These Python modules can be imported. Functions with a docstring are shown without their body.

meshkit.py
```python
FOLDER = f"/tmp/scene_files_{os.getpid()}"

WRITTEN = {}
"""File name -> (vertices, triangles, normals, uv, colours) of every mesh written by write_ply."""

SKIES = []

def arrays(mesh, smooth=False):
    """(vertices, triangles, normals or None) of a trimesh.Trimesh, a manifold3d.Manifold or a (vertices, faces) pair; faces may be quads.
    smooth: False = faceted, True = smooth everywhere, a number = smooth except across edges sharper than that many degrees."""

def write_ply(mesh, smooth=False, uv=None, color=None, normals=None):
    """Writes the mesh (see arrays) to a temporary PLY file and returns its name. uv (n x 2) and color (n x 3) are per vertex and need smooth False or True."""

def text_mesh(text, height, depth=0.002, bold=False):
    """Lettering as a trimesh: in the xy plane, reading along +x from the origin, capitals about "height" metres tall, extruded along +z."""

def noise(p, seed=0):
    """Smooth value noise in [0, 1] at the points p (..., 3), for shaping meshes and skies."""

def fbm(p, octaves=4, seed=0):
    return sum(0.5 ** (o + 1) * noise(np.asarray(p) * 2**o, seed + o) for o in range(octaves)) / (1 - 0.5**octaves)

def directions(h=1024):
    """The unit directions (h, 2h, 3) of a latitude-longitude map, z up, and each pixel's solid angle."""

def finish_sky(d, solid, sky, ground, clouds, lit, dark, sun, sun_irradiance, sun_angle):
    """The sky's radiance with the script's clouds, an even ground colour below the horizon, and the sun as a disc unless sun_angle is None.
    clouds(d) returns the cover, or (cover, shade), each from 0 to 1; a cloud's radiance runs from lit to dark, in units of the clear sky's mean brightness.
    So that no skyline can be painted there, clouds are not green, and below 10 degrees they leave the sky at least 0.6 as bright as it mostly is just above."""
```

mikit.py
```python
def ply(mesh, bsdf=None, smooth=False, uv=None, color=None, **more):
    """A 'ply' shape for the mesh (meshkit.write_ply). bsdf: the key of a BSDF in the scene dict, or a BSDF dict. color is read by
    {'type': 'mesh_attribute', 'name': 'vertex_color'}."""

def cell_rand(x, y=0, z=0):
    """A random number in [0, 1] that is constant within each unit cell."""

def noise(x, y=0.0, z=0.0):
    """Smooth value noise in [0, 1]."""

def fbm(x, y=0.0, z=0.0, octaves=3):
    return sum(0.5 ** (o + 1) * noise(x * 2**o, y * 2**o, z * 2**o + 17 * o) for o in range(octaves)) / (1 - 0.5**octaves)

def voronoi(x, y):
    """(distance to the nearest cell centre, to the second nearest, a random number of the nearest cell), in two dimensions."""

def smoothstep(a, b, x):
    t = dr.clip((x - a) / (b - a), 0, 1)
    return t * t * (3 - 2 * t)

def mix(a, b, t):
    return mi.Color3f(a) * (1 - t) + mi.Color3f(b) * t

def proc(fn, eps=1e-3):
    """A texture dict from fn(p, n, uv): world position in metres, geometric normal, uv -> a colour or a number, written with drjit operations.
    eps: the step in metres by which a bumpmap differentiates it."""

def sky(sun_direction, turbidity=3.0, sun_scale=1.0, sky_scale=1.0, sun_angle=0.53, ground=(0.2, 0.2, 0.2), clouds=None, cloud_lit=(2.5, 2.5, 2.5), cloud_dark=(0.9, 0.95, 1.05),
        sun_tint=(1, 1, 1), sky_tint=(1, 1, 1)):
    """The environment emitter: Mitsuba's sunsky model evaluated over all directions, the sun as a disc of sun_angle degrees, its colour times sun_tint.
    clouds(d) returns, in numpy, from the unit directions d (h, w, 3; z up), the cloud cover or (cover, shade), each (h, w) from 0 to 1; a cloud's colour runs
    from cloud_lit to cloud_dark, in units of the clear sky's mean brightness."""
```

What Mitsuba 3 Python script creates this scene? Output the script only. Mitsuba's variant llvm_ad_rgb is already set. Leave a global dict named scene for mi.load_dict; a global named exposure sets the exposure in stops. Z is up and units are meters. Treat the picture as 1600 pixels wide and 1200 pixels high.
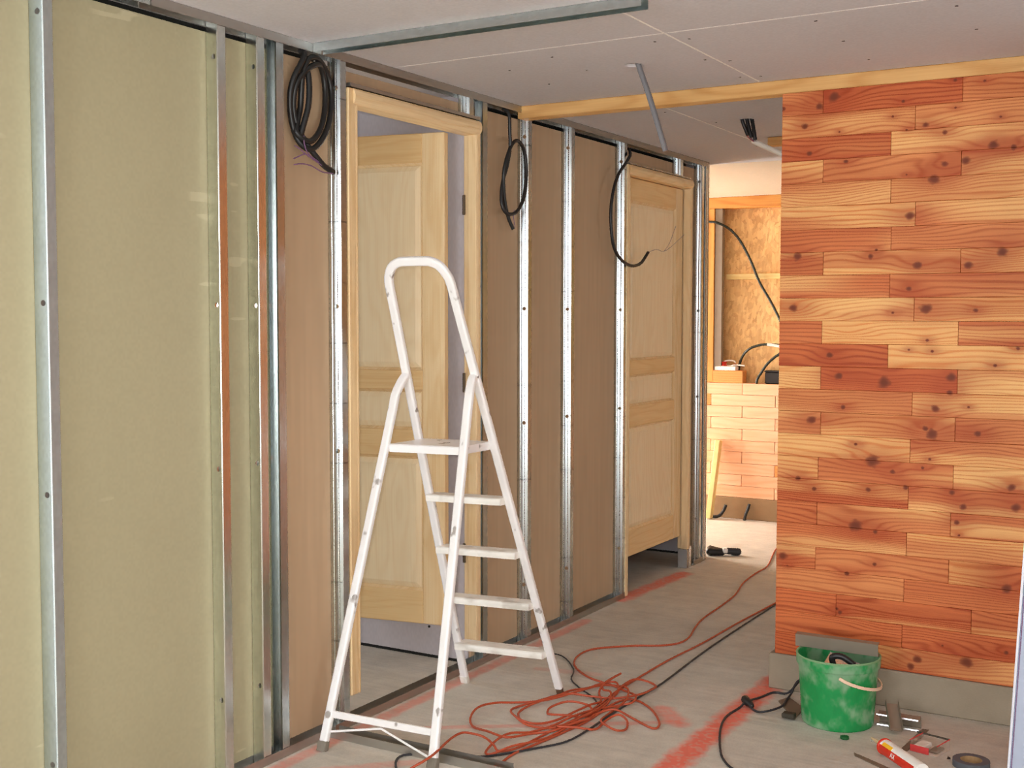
import math, random
import numpy as np, trimesh, manifold3d as m3, mitsuba as mi, drjit as dr, mikit, meshkit
from mikit import noise, fbm, smoothstep, mix, cell_rand, proc
from shapely.geometry import LineString
from shapely.geometry.polygon import orient
T = mi.ScalarTransform4f
rng = random.Random(7)
scene, labels = {}, {}

# ---------------------------------------------------------------- camera, daylight, flash, exposure
EYE, FWD, UP = np.array([2.786, 0.0, 1.5434]), np.array([-0.50652, 0.86039, -0.05623]), np.array([-0.02947, 0.0479, 0.99842])
scene['camera'] = {'type': 'perspective', 'fov': 46.016, 'fov_axis': 'x', 'near_clip': 0.05, 'far_clip': 100.0,
                   'to_world': T().look_at(origin=EYE.tolist(), target=(EYE + FWD).tolist(), up=UP.tolist())}
exposure = 0.2
DAY_BACK, DAY_FAR, DAY_SIDE, DAY_KITCHEN, FILL_PATIO, FLASH = 18.0, 25.0, 4.5, 2.5, 2.2, 9.0
scene['flash'] = {'type': 'point', 'position': (EYE + np.array([-0.035, -0.02, 0.05])).tolist(), 'intensity': {'type': 'rgb', 'value': [FLASH, FLASH * 0.97, FLASH * 0.93]}}

# ---------------------------------------------------------------- materials
def lin(r, g, b):
    return tuple(((c / 255) / 12.92 if c <= 10 else ((c / 255 + 0.055) / 1.055) ** 2.4) for c in (r, g, b))
def tex(fn, **k): return proc(fn, **k)
def rgb(*c): return {'type': 'rgb', 'value': list(c)}
def pr(color, rough=0.5, spec=0.4, metallic=0.0, **k):
    return {'type': 'principled', 'base_color': color if isinstance(color, dict) else rgb(*color), 'roughness': rough, 'specular': spec, 'metallic': metallic, **k}
def mat(key, d): scene['m_' + key] = d

def board_fn(c, amp=0.10, s=1.0):
    def fn(p, n, uv):
        a = fbm(p.x * 1.7 * s + 3, p.y * 1.7 * s, p.z * 1.1 * s, 3); b = noise(p.x * 160, p.y * 160, p.z * 60)
        return mi.Color3f(*c) * (1 - amp + 2 * amp * a) * (0.96 + 0.08 * b)
    return fn
mat('board_grey', {'type': 'diffuse', 'reflectance': tex(board_fn(lin(196, 190, 194), 0.05))})
mat('ceiling_paper', {'type': 'diffuse', 'reflectance': tex(board_fn(lin(203, 200, 202), 0.05))})
mat('ceiling_far', {'type': 'diffuse', 'reflectance': tex(board_fn(lin(206, 190, 168), 0.05))})
def brown_fn(p, n, uv):
    a = fbm(p.y * 2.2, p.z * 0.9, 4.0, 3); b = noise(p.y * 60, p.z * 4)
    return mi.Color3f(*lin(188, 160, 130)) * (0.9 + 0.2 * a) * (0.96 + 0.08 * b)
mat('board_brown', {'type': 'diffuse', 'reflectance': tex(brown_fn)})
def green_fn(p, n, uv):
    a = fbm(p.y * 2.0, p.z * 1.2, 9.0, 3); b = noise(p.y * 120, p.z * 120)
    sc = smoothstep(0.83, 0.9, noise(p.y * 9 + 2, p.z * 45)) * smoothstep(0.62, 0.7, fbm(p.y * 2.4 + 7, p.z * 3.1, 1.0, 2))
    return mix(mi.Color3f(*lin(169, 161, 131)) * (0.92 + 0.16 * a) * (0.97 + 0.06 * b), lin(205, 196, 165), sc * 0.35)
mat('board_green', {'type': 'diffuse', 'reflectance': tex(green_fn)})
mat('board_edge', {'type': 'diffuse', 'reflectance': rgb(*lin(238, 234, 228))})
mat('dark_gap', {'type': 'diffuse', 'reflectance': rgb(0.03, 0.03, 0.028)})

def metal_fn(base, marks):
    def fn(p, n, uv):
        s = noise(p.x * 130 + p.y * 130, p.z * 90) * 0.5 + 0.5 * noise(p.x * 40 + p.y * 40, p.z * 14)
        v = 0.86 + 0.2 * s
        if marks:
            q = p.z / 0.222; f = q - dr.floor(q); on = cell_rand(dr.floor(q), dr.floor(p.y * 4)) > 0.35
            v = v * (1 - 0.75 * dr.select(on & (dr.abs(f - 0.5) < 0.008), 1.0, 0.0))
        return mi.Color3f(*base) * v
    return fn
mat('steel', {'type': 'roughconductor', 'material': 'none', 'distribution': 'beckmann', 'alpha': 0.11, 'specular_reflectance': tex(metal_fn((0.64, 0.70, 0.71), False))})
mat('steel_marked', {'type': 'roughconductor', 'material': 'none', 'distribution': 'beckmann', 'alpha': 0.085, 'specular_reflectance': tex(metal_fn((0.64, 0.70, 0.72), True))})
mat('steel_web', {'type': 'roughconductor', 'material': 'none', 'distribution': 'beckmann', 'alpha': 0.07, 'specular_reflectance': tex(metal_fn((0.80, 0.84, 0.82), False))})
mat('zinc_matte', pr(lin(138, 127, 112), 0.42, 0.5, metallic=0.35))
mat('steel_soft', {'type': 'roughconductor', 'material': 'none', 'distribution': 'beckmann', 'alpha': 0.36, 'specular_reflectance': tex(metal_fn((0.60, 0.68, 0.70), False))})
mat('steel_dull', {'type': 'roughconductor', 'material': 'none', 'distribution': 'beckmann', 'alpha': 0.26, 'specular_reflectance': rgb(0.52, 0.51, 0.48)})
mat('steel_grey', {'type': 'roughconductor', 'material': 'none', 'distribution': 'beckmann', 'alpha': 0.30, 'specular_reflectance': rgb(0.44, 0.38, 0.32)})
mat('steel_bright', {'type': 'roughconductor', 'material': 'none', 'distribution': 'beckmann', 'alpha': 0.14, 'specular_reflectance': rgb(0.86, 0.87, 0.88)})
mat('hinge', pr((0.10, 0.075, 0.05), 0.45, metallic=0.8))

def wood_fn(light, dark, freq, wob=1.0, tone_gain=0.0, streak=0.25):
    def fn(p, n, uv):
        k = dr.floor(uv.y); v = uv.y - k; u = uv.x
        r = cell_rand(k, 3)
        w = fbm(u * 1.3 + 9 * r, v * 7 + 3 * r, k, 3) - 0.5
        g = v * freq + wob * w * 5
        rings = 0.5 + 0.5 * dr.sin(g * 6.283)
        fine = noise(u * 6 + 20 * r, v * 420)
        t = dr.clip(0.30 + 0.45 * rings * rings + streak * (fine - 0.5) + 0.5 * w + tone_gain * (r - 0.5), 0, 1)
        return mix(light, dark, t)
    return fn
mat('pine', pr(tex(wood_fn(lin(232, 206, 162), lin(217, 183, 133), 12, 1.2, 0.5, 0.5)), 0.42, 0.4))
mat('pine_panel', pr(tex(wood_fn(lin(238, 219, 182), lin(231, 207, 166), 10, 1.6, 0.2, 0.5)), 0.42, 0.4))
mat('pine_rail', pr(tex(wood_fn(lin(228, 196, 144), lin(217, 178, 122), 12, 1.2, 0.4, 0.5)), 0.42, 0.4))
mat('beam', pr(tex(wood_fn(lin(216, 172, 112), lin(190, 134, 72), 12, 1.2, 0.3)), 0.55, 0.3))
mat('timber_orange', pr(tex(wood_fn(lin(214, 156, 84), lin(190, 118, 52), 14, 0.8, 0.3)), 0.55, 0.3))
mat('timber_pale', pr(tex(wood_fn(lin(232, 212, 150), lin(216, 188, 122), 14, 0.6, 0.3)), 0.55, 0.3))
mat('pale_block', pr(tex(wood_fn(lin(238, 194, 156), lin(228, 170, 128), 20, 0.9, 0.5)), 0.6, 0.3))
mat('dark_block', pr(tex(wood_fn(lin(222, 158, 92), lin(206, 128, 66), 46, 0.9, 0.5)), 0.6, 0.3))

KNOTS = [(1.373, 2.38, 0.0168), (1.43, 2.41, 0.024), (1.316, 2.306, 0.0144), (1.661, 2.317, 0.006), (1.7, 2.372, 0.0072), (1.89, 2.434, 0.0072), (1.995, 2.421, 0.0072), (1.785, 2.275, 0.012), (1.892, 2.331, 0.0048), (2.054, 2.284, 0.006), (1.856, 2.241, 0.012), (1.455, 2.273, 0.0048), (1.714, 2.262, 0.0048), (2.031, 2.182, 0.0192), (2.101, 2.168, 0.012), (1.933, 2.129, 0.0192), (1.858, 2.122, 0.0144), (1.483, 2.155, 0.0096), (1.821, 2.067, 0.0216), (1.717, 2.09, 0.0048), (1.337, 2.196, 0.012), (1.732, 1.931, 0.0192), (1.226, 2.383, 0.0096), (1.294, 1.785, 0.0192), (1.608, 1.804, 0.0072), (1.585, 1.779, 0.012), (1.766, 1.741, 0.0192), (1.95, 1.737, 0.0168), (2.071, 1.784, 0.0216), (1.734, 1.651, 0.012), (1.277, 1.578, 0.0192), (1.799, 1.573, 0.024), (1.675, 1.558, 0.0072), (1.982, 1.567, 0.0096), (1.807, 1.452, 0.0072), (1.739, 1.415, 0.006), (1.826, 1.41, 0.0072), (2.133, 1.425, 0.0084), (1.43, 1.388, 0.0144), (1.47, 1.306, 0.0168), (1.647, 1.285, 0.0264), (1.898, 1.311, 0.0216), (2.055, 1.36, 0.0084), (1.894, 1.254, 0.012), (1.842, 1.189, 0.0168), (1.488, 1.181, 0.0096), (1.361, 1.124, 0.0192), (1.964, 1.2, 0.006), (1.808, 1.11, 0.012), (1.832, 1.09, 0.024), (1.998, 1.101, 0.0144), (1.54, 1.036, 0.0072), (1.606, 0.973, 0.0288), (1.686, 0.934, 0.0096), (1.799, 0.957, 0.0072), (1.825, 0.993, 0.006), (1.309, 0.883, 0.012), (1.376, 0.845, 0.0096), (1.592, 0.857, 0.012), (1.737, 0.876, 0.012), (1.91, 0.869, 0.012), (2.124, 0.905, 0.0168), (1.952, 0.817, 0.0144), (2.137, 0.829, 0.0192), (1.93, 0.755, 0.012), (1.544, 0.709, 0.0288), (1.623, 0.691, 0.0096), (1.939, 0.706, 0.0048), (1.248, 0.556, 0.0192), (1.622, 0.561, 0.0096), (1.514, 0.512, 0.012), (2.113, 0.52, 0.0216), (1.269, 0.518, 0.0048), (1.476, 0.364, 0.0072), (1.489, 0.351, 0.0096), (1.887, 0.271, 0.006), (1.795, 0.204, 0.0192), (1.769, 0.172, 0.0168), (1.977, 0.219, 0.024), (2.119, 0.277, 0.0096)]
def red_wood(p, n, uv):
    k = dr.floor(uv.y); v = uv.y - k; u = uv.x
    tone = (k - 16 * dr.floor(k / 16)) / 15
    r = cell_rand(k, 5)
    kn = noise(p.x * 70, p.z * 90)
    near, core, push = mi.Float(0), mi.Float(0), mi.Float(0)
    for kx, kz, kr in KNOTS:
        dx, dz = p.x - kx, p.z - kz
        d2 = (dr.square(dx / kr) * 0.75 + dr.square(dz / kr)) * (0.55 + 0.9 * kn)
        near = near + dr.exp(-0.16 * (dr.square(dx / kr) * 0.22 + dr.square(dz / kr)))
        core = dr.maximum(core, 1 - smoothstep(0.0, 1.0, d2))
        push = push + dr.exp(-0.25 * (dr.square(dx / kr) * 0.15 + dr.square(dz / kr))) * kr * 60
    w = fbm(u * 1.6 + 9 * r, v * 9 + 5 * r, k, 3) - 0.5
    g = v * (40 + 45 * r) + w * (3.5 + 6 * r) + push * 1.3
    s = 0.5 + 0.5 * dr.sin(g * 6.283)
    late = s * s * s
    fine = noise(u * 9 + 20 * r, v * 700)
    sap = smoothstep(0.50, 0.78, noise(u * 0.9 + 31 * r, v * 14 + 17 * r, k) + 0.55 * (tone - 0.4))
    light = mix(lin(205, 108, 60), lin(240, 192, 126), dr.clip(tone * 1.15 - 0.18 + 0.65 * sap, 0, 1))
    dark = mix(lin(150, 56, 24), lin(214, 134, 72), dr.clip(tone * 1.1 - 0.18 + 0.55 * sap, 0, 1))
    c = mix(light, dark, dr.clip(0.30 + 0.55 * late + 0.3 * (fine - 0.5) + 0.8 * w, 0, 1))
    c = mix(c, lin(158, 60, 28), dr.clip(near, 0, 1) * 0.6)
    return mix(c, lin(112, 50, 28), core)
mat('red_wood', pr(tex(red_wood), 0.55, 0.25))

def osb(p, n, uv):
    best = mi.Color3f(*lin(204, 162, 104))
    for i, (fx, fz, a) in enumerate([(14, 46, 0.5), (46, 16, 0.3), (30, 26, 2.2), (18, 60, 1.5)]):
        x = p.x * math.cos(a) + p.z * math.sin(a); z = -p.x * math.sin(a) + p.z * math.cos(a)
        x = x + 0.12 * (noise(p.x * 6, p.z * 6, i) - 0.5)
        d1, d2, w = mikit.voronoi(x * fx, z * fz)
        best = mix(best, mix(lin(176, 128, 72), lin(240, 206, 146), w), dr.select(w > 0.35, 0.7, 0.0))
    return best
mat('osb', pr(tex(osb), 0.6, 0.3))

def concrete(base, rust=0.0):
    def fn(p, n, uv):
        a = fbm(p.x * 1.1, p.y * 1.1, p.z * 1.1, 4); b = fbm(p.x * 14, p.y * 14, p.z * 14, 3); c = noise(p.x * 230, p.y * 230, p.z * 230)
        st = noise(p.x * 5, p.y * 70)
        return mi.Color3f(*base) * (0.72 + 0.26 * a + 0.22 * b + 0.10 * c + 0.10 * st)
    return fn
SPRAY = [((1.197, 3.2), (1.197, 4.95), 0.060, 1.0), ((0.045, 1.0), (0.045, 5.4), 0.034, 0.55), ((0.0, 5.9), (0.035, 6.7), 0.055, 0.85),
         ((0.204, 3.633), (1.039, 4.21), 0.022, 0.40), ((0.93, 4.32), (1.05, 4.2), 0.05, 0.6), ((0.05, 3.0), (0.42, 3.36), 0.03, 0.35), ((-0.7, 4.05), (-0.64, 4.1), 0.02, 0.7), ((0.25, 4.55), (0.5, 4.6), 0.03, 0.25)]
def floor_fn(p, n, uv):
    c = concrete(lin(200, 194, 182))(p, n, uv)
    edge = fbm(p.x * 30, p.y * 30, 1.0, 2) - 0.5
    for (x0, y0), (x1, y1), wd, st in SPRAY:
        ex, ey = x1 - x0, y1 - y0; L2 = ex * ex + ey * ey
        t = dr.clip(((p.x - x0) * ex + (p.y - y0) * ey) / L2, 0, 1)
        d = dr.sqrt(dr.square(p.x - x0 - ex * t) + dr.square(p.y - y0 - ey * t))
        m = 1 - smoothstep(wd * 0.45, wd * 1.30, d + wd * 0.45 * edge)
        m = m * (0.75 + 0.25 * smoothstep(0.3, 0.6, noise(p.x * 80, p.y * 80)))
        c = mix(c, lin(234, 122, 102), m * st * 0.95)
    return c
def floor_bump(p, n, uv):
    return (fbm(p.x * 9, p.y * 9, 0.0, 3) + 0.5 * noise(p.x * 60, p.y * 60) + 0.7 * noise(p.x * 6, p.y * 60)) * 1.0
mat('floor', {'type': 'bumpmap', 'arbitrary': tex(floor_bump, eps=2e-3), 'scale': 0.0016, 'bsdf': {'type': 'diffuse', 'reflectance': tex(floor_fn)}})
mat('plinth', {'type': 'diffuse', 'reflectance': tex(concrete(lin(152, 140, 122)))})
mat('plinth_far', {'type': 'diffuse', 'reflectance': tex(concrete(lin(150, 122, 92)))})

def ladder_fn(p, n, uv):
    d = smoothstep(0.70, 0.78, fbm(p.x * 26, p.y * 26, p.z * 16, 3)); s = fbm(p.x * 9, p.y * 9, p.z * 5, 2)
    return mix(mi.Color3f(*lin(240, 239, 238)) * (0.93 + 0.1 * s), lin(120, 108, 96), d * 0.75)
mat('ladder_white', pr(tex(ladder_fn), 0.35, 0.5))
def tread_fn(p, n, uv):
    d = smoothstep(0.45, 0.75, fbm(p.x * 18, p.y * 18, p.z * 18, 3))
    return mix(lin(236, 234, 226), lin(182, 174, 160), d * 0.6)
mat('ladder_tread', pr(tex(tread_fn), 0.5, 0.4))
mat('foot_rubber', pr(lin(120, 112, 100), 0.7)); mat('foot_bare', pr(lin(92, 66, 50), 0.6))
mat('black', pr((0.012, 0.012, 0.012), 0.42, 0.5)); mat('cable_green', pr((0.014, 0.02, 0.012), 0.45, 0.5)); mat('cord_black', pr((0.03, 0.03, 0.034), 0.5, 0.4))
mat('cord_orange', pr(lin(176, 78, 50), 0.45, 0.4))
mat('wire_violet', pr(lin(120, 88, 120), 0.45)); mat('wire_grey', pr(lin(150, 130, 130), 0.45)); mat('wire_red', pr(lin(160, 60, 56), 0.45))
mat('conduit_grey', pr(lin(108, 106, 108), 0.45, 0.4)); mat('pvc_white', pr(lin(224, 216, 204), 0.4)); mat('white', pr(lin(238, 236, 230), 0.45))
def green_plastic(p, n, uv):
    a = fbm(p.x * 12 + p.y * 9, p.z * 14, 2.0, 4); b = fbm(p.x * 40, p.y * 40, p.z * 22, 3); low = 1 - smoothstep(0.02, 0.2, p.z)
    d = smoothstep(0.42, 0.68, a * 0.6 + b * 0.4 + 0.08 * low)
    return mix(mi.Color3f(*lin(30, 138, 72)) * (0.85 + 0.3 * b), lin(150, 172, 146), d * 0.6)
mat('green_plastic', pr(tex(green_plastic), 0.42, 0.4)); mat('green_dark', pr(lin(24, 84, 40), 0.5)); mat('rim_dusty', pr(lin(120, 160, 116), 0.55))
mat('handle_pink', pr(lin(226, 196, 168), 0.45))
mat('red', {'type': 'twosided', 'bsdf': pr(lin(206, 48, 26), 0.4)}); mat('yellow', {'type': 'twosided', 'bsdf': pr(lin(244, 186, 40), 0.4)}); mat('red_label', pr(lin(204, 66, 66), 0.5)); mat('nozzle', pr(lin(206, 180, 140), 0.4))
mat('tape_grey', pr(lin(78, 82, 88), 0.5)); mat('core_brown', pr(lin(150, 120, 84), 0.7)); mat('scrap_brown', pr(lin(112, 96, 80), 0.6)); mat('scrap_dark', pr(lin(58, 52, 42), 0.6))
mat('clear', {'type': 'thindielectric', 'int_ior': 1.46})
mat('jamb_white', pr(lin(222, 226, 236), 0.4, 0.5)); mat('jamb_blue', pr(lin(176, 186, 206), 0.45)); mat('plain_wall', {'type': 'diffuse', 'reflectance': rgb(0.52, 0.47, 0.43)})
mat('dark_wood', pr(lin(150, 78, 44), 0.5)); mat('window_frame', pr(lin(230, 230, 228), 0.4))

# ---------------------------------------------------------------- mesh helpers
def used(key):
    if key not in scene and not any(k.startswith(key + '__') for k in scene): return key
    i = 1
    while f'{key}_{i:03d}' in scene or any(k.startswith(f'{key}_{i:03d}__') for k in scene): i += 1
    return f'{key}_{i:03d}'
def put(key, mesh, m, smooth=False, uv=None, fix=True, **kw):
    if fix and isinstance(mesh, trimesh.Trimesh) and mesh.volume < -1e-12: mesh.invert()
    key = used(key); scene[key] = mikit.ply(mesh, 'm_' + m, smooth, uv=uv, **kw); return key
def tag(key, label, cat=None, group=None, kind=None):
    d = {'label': label}
    if cat: d['category'] = cat
    if group: d['group'] = group
    if kind: d['kind'] = kind
    labels[key] = d
def struct(key, label=None):
    labels[key] = {'kind': 'structure', **({'label': label} if label else {})}
def box(x0, x1, y0, y1, z0, z1):
    b = trimesh.creation.box((x1 - x0, y1 - y0, z1 - z0)); b.apply_translation(((x0 + x1) / 2, (y0 + y1) / 2, (z0 + z1) / 2)); return b
def cbox(x0, x1, y0, y1, z0, z1, c=0.002):
    c = min(c, 0.45 * min(x1 - x0, y1 - y0, z1 - z0)); P = []
    for x, sx in ((x0, 1), (x1, -1)):
        for y, sy in ((y0, 1), (y1, -1)):
            for z, sz in ((z0, 1), (z1, -1)):
                P += [(x + sx * c, y + sy * c, z), (x + sx * c, y, z + sz * c), (x, y + sy * c, z + sz * c)]
    return trimesh.convex.convex_hull(np.array(P))
WID = [0]
def wuv(mesh, along, k=None, off=0.0):
    """uv of a wooden piece: u along the grain, v across it, plus the piece's number."""
    v = np.asarray(mesh.vertices); a = 'xyz'.index(along); o = [i for i in range(3) if i != a]
    if k is None: WID[0] += 1; k = WID[0]
    ac = (v[:, o[0]] - v[:, o[0]].min()) * 0.7 + (v[:, o[1]] - v[:, o[1]].min())
    return np.stack([v[:, a] + off, np.clip(ac, 0.0005, 0.995) + k], 1)
def wood(key, mesh, m, along, **kw): return put(key, mesh, m, uv=wuv(mesh, along), **kw)
def cat(*ms): return trimesh.util.concatenate(ms)
def spline(P, n=6):
    P = np.asarray(P, float); Q = np.vstack([2 * P[0] - P[1], P, 2 * P[-1] - P[-2]]); out = []
    for i in range(1, len(Q) - 2):
        p0, p1, p2, p3 = Q[i - 1:i + 3]
        for t in np.arange(n) / n:
            out.append(0.5 * (2 * p1 + (p2 - p0) * t + (2 * p0 - 5 * p1 + 4 * p2 - p3) * t * t + (3 * p1 - p0 - 3 * p2 + p3) * t ** 3))
    return np.array(out + [P[-1]])
def sweep(P, prof, ref=None, scale=None):
    """Profile (n x 2) swept along the polyline; ref keeps the profile's first axis near that direction."""
    P = np.asarray(P, float); t = np.gradient(P, axis=0); t /= np.linalg.norm(t, axis=1, keepdims=True); n = len(prof)
    a = np.array(ref if ref is not None else ([0, 0, 1] if abs(t[0][2]) < 0.9 else [1, 0, 0]), float); R = []
    for i in range(len(P)):
        a = (np.array(ref, float) if ref is not None else a); a = a - t[i] * (a @ t[i]); a /= np.linalg.norm(a); b = np.cross(t[i], a)
        s = 1 if scale is None else scale[i]
        R.append(P[i] + s * (prof[:, :1] * a + prof[:, 1:] * b))
    V = np.vstack(R + [P[:1], P[-1:]]); F = []
    i = np.arange(n); j = (i + 1) % n
    for k in range(len(P) - 1):
        F += [np.stack([k * n + i, k * n + j, (k + 1) * n + j], 1), np.stack([k * n + i, (k + 1) * n + j, (k + 1) * n + i], 1)]
    e = len(P) * n
    F += [np.stack([j, i, i * 0 + e], 1), np.stack([(len(P) - 1) * n + i, (len(P) - 1) * n + j, i * 0 + e + 1], 1)]
    return trimesh.Trimesh(V, np.vstack(F), process=False)
def circle(r, n=8): a = np.arange(n) * 2 * math.pi / n; return np.stack([r * np.cos(a), r * np.sin(a)], 1)
def oval(w, d, c, n=3):
    P = []
    for sx, sy, a0 in ((1, 1, 0), (-1, 1, 90), (-1, -1, 180), (1, -1, 270)):
        for k in range(n + 1): a = math.radians(a0 + 90 * k / n); P.append((sx * (w / 2 - c) + c * math.cos(a), sy * (d / 2 - c) + c * math.sin(a)))
    return np.array(P)
def tube(P, r, n=8, smooth=6): return sweep(spline(P, smooth) if smooth else P, circle(r, n))
def lathe(prof, n=40): return trimesh.creation.revolve(np.array(prof, float), sections=n)
def hull(P): return trimesh.convex.convex_hull(np.array(P, float))
def manifold_tm(m):
    a = m.to_mesh(); return trimesh.Trimesh(a.vert_properties[:, :3], a.tri_verts, process=False)
def strip_profile(pts, th):
    """A folded sheet (open polyline in xy) of thickness th as a cross-section."""
    g = LineString(pts).buffer(th / 2, cap_style='flat', join_style='mitre')
    return m3.CrossSection([np.array(orient(g).exterior.coords)[:-1]])

# ---------------------------------------------------------------- the setting: floor, ceiling
put('floor', box(-3.1, 4.7, -3.1, 9.0, -0.12, 0.0), 'floor'); struct('floor', 'rough grey concrete slab with red spray-painted lines')
CEIL = 2.5
cuts_x, cuts_y = [0.0, 1.128, 2.33, 3.53, 4.7], [-3.1, 1.43, 3.83, 4.815]
def panel(x0, x1, y0, y1, m='ceiling_paper'):
    g = 0.0012; b = cbox(x0 + g, x1 - g, y0 + g, y1 - g, CEIL, CEIL + 0.0125, 0.0008)
    for hx, hy in ((0.819, 4.254), (0.758, 5.70)):
        if x0 < hx < x1 and y0 < hy < y1:
            b = manifold_tm(m3.Manifold(m3.Mesh(np.asarray(b.vertices, np.float32), np.asarray(b.faces, np.uint32))) - m3.Manifold.cylinder(0.1, 0.036, circular_segments=32).translate((hx, hy, CEIL - 0.05)))
    put('ceiling__panel', b, m)
for i in range(4):
    for j in range(3): panel(cuts_x[i], cuts_x[i + 1], cuts_y[j], cuts_y[j + 1])
for x0, x1 in ((-0.01, 0.55), (0.55, 1.75), (1.75, 4.7)): panel(x0, x1, 4.815, 7.27)
panel(-3.1, -0.0, -3.1, 4.45); panel(-3.1, -0.0, 4.45, 7.27)
far_ceil = box(-3.1, 4.7, 7.27, 8.9, 0, 0.0125)
v = far_ceil.vertices.copy(); v[:, 2] += CEIL - 0.0365 * (v[:, 1] - 7.27); far_ceil.vertices = v
put('ceiling__sloping_panel', far_ceil, 'ceiling_far')
put('ceiling__backing', box(-3.1, 4.7, -3.1, 9.0, CEIL + 0.014, CEIL + 0.1), 'board_edge')
jl = [box(x - 0.004, x + 0.004, 3.41, 4.80, CEIL - 0.0006, CEIL + 0.0005) for x in (1.128,)] + [box(0.03, 1.123, 3.827, 3.834, CEIL - 0.0006, CEIL + 0.0005), box(1.133, 2.33, 3.827, 3.834, CEIL - 0.0006, CEIL + 0.0005), box(0.546, 0.554, 4.9, 7.26, CEIL - 0.0006, CEIL + 0.0005)]
for b in jl: put('ceiling__joint', b, 'board_edge')
for x, y in [(1.05, 3.93), (1.17, 3.95), (1.09, 4.3), (1.165, 4.36), (1.09, 4.68), (1.17, 4.7), (0.62, 3.97), (0.62, 4.25), (0.36, 4.1), (0.36, 4.42), (1.62, 3.6), (1.62, 3.92), (1.62, 4.25), (1.62, 4.6), (2.05, 3.95), (2.05, 4.3), (0.5, 5.3), (0.6, 5.7), (0.6, 6.2), (0.5, 6.6)]:
    c = trimesh.creation.cylinder(radius=0.0055, height=0.001, sections=10); c.apply_translation((x, y, CEIL - 0.0004)); put('ceiling__screw_head', c, 'black')
struct('ceiling', 'grey plasterboard ceiling with pale joints and dark screw heads')

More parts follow.
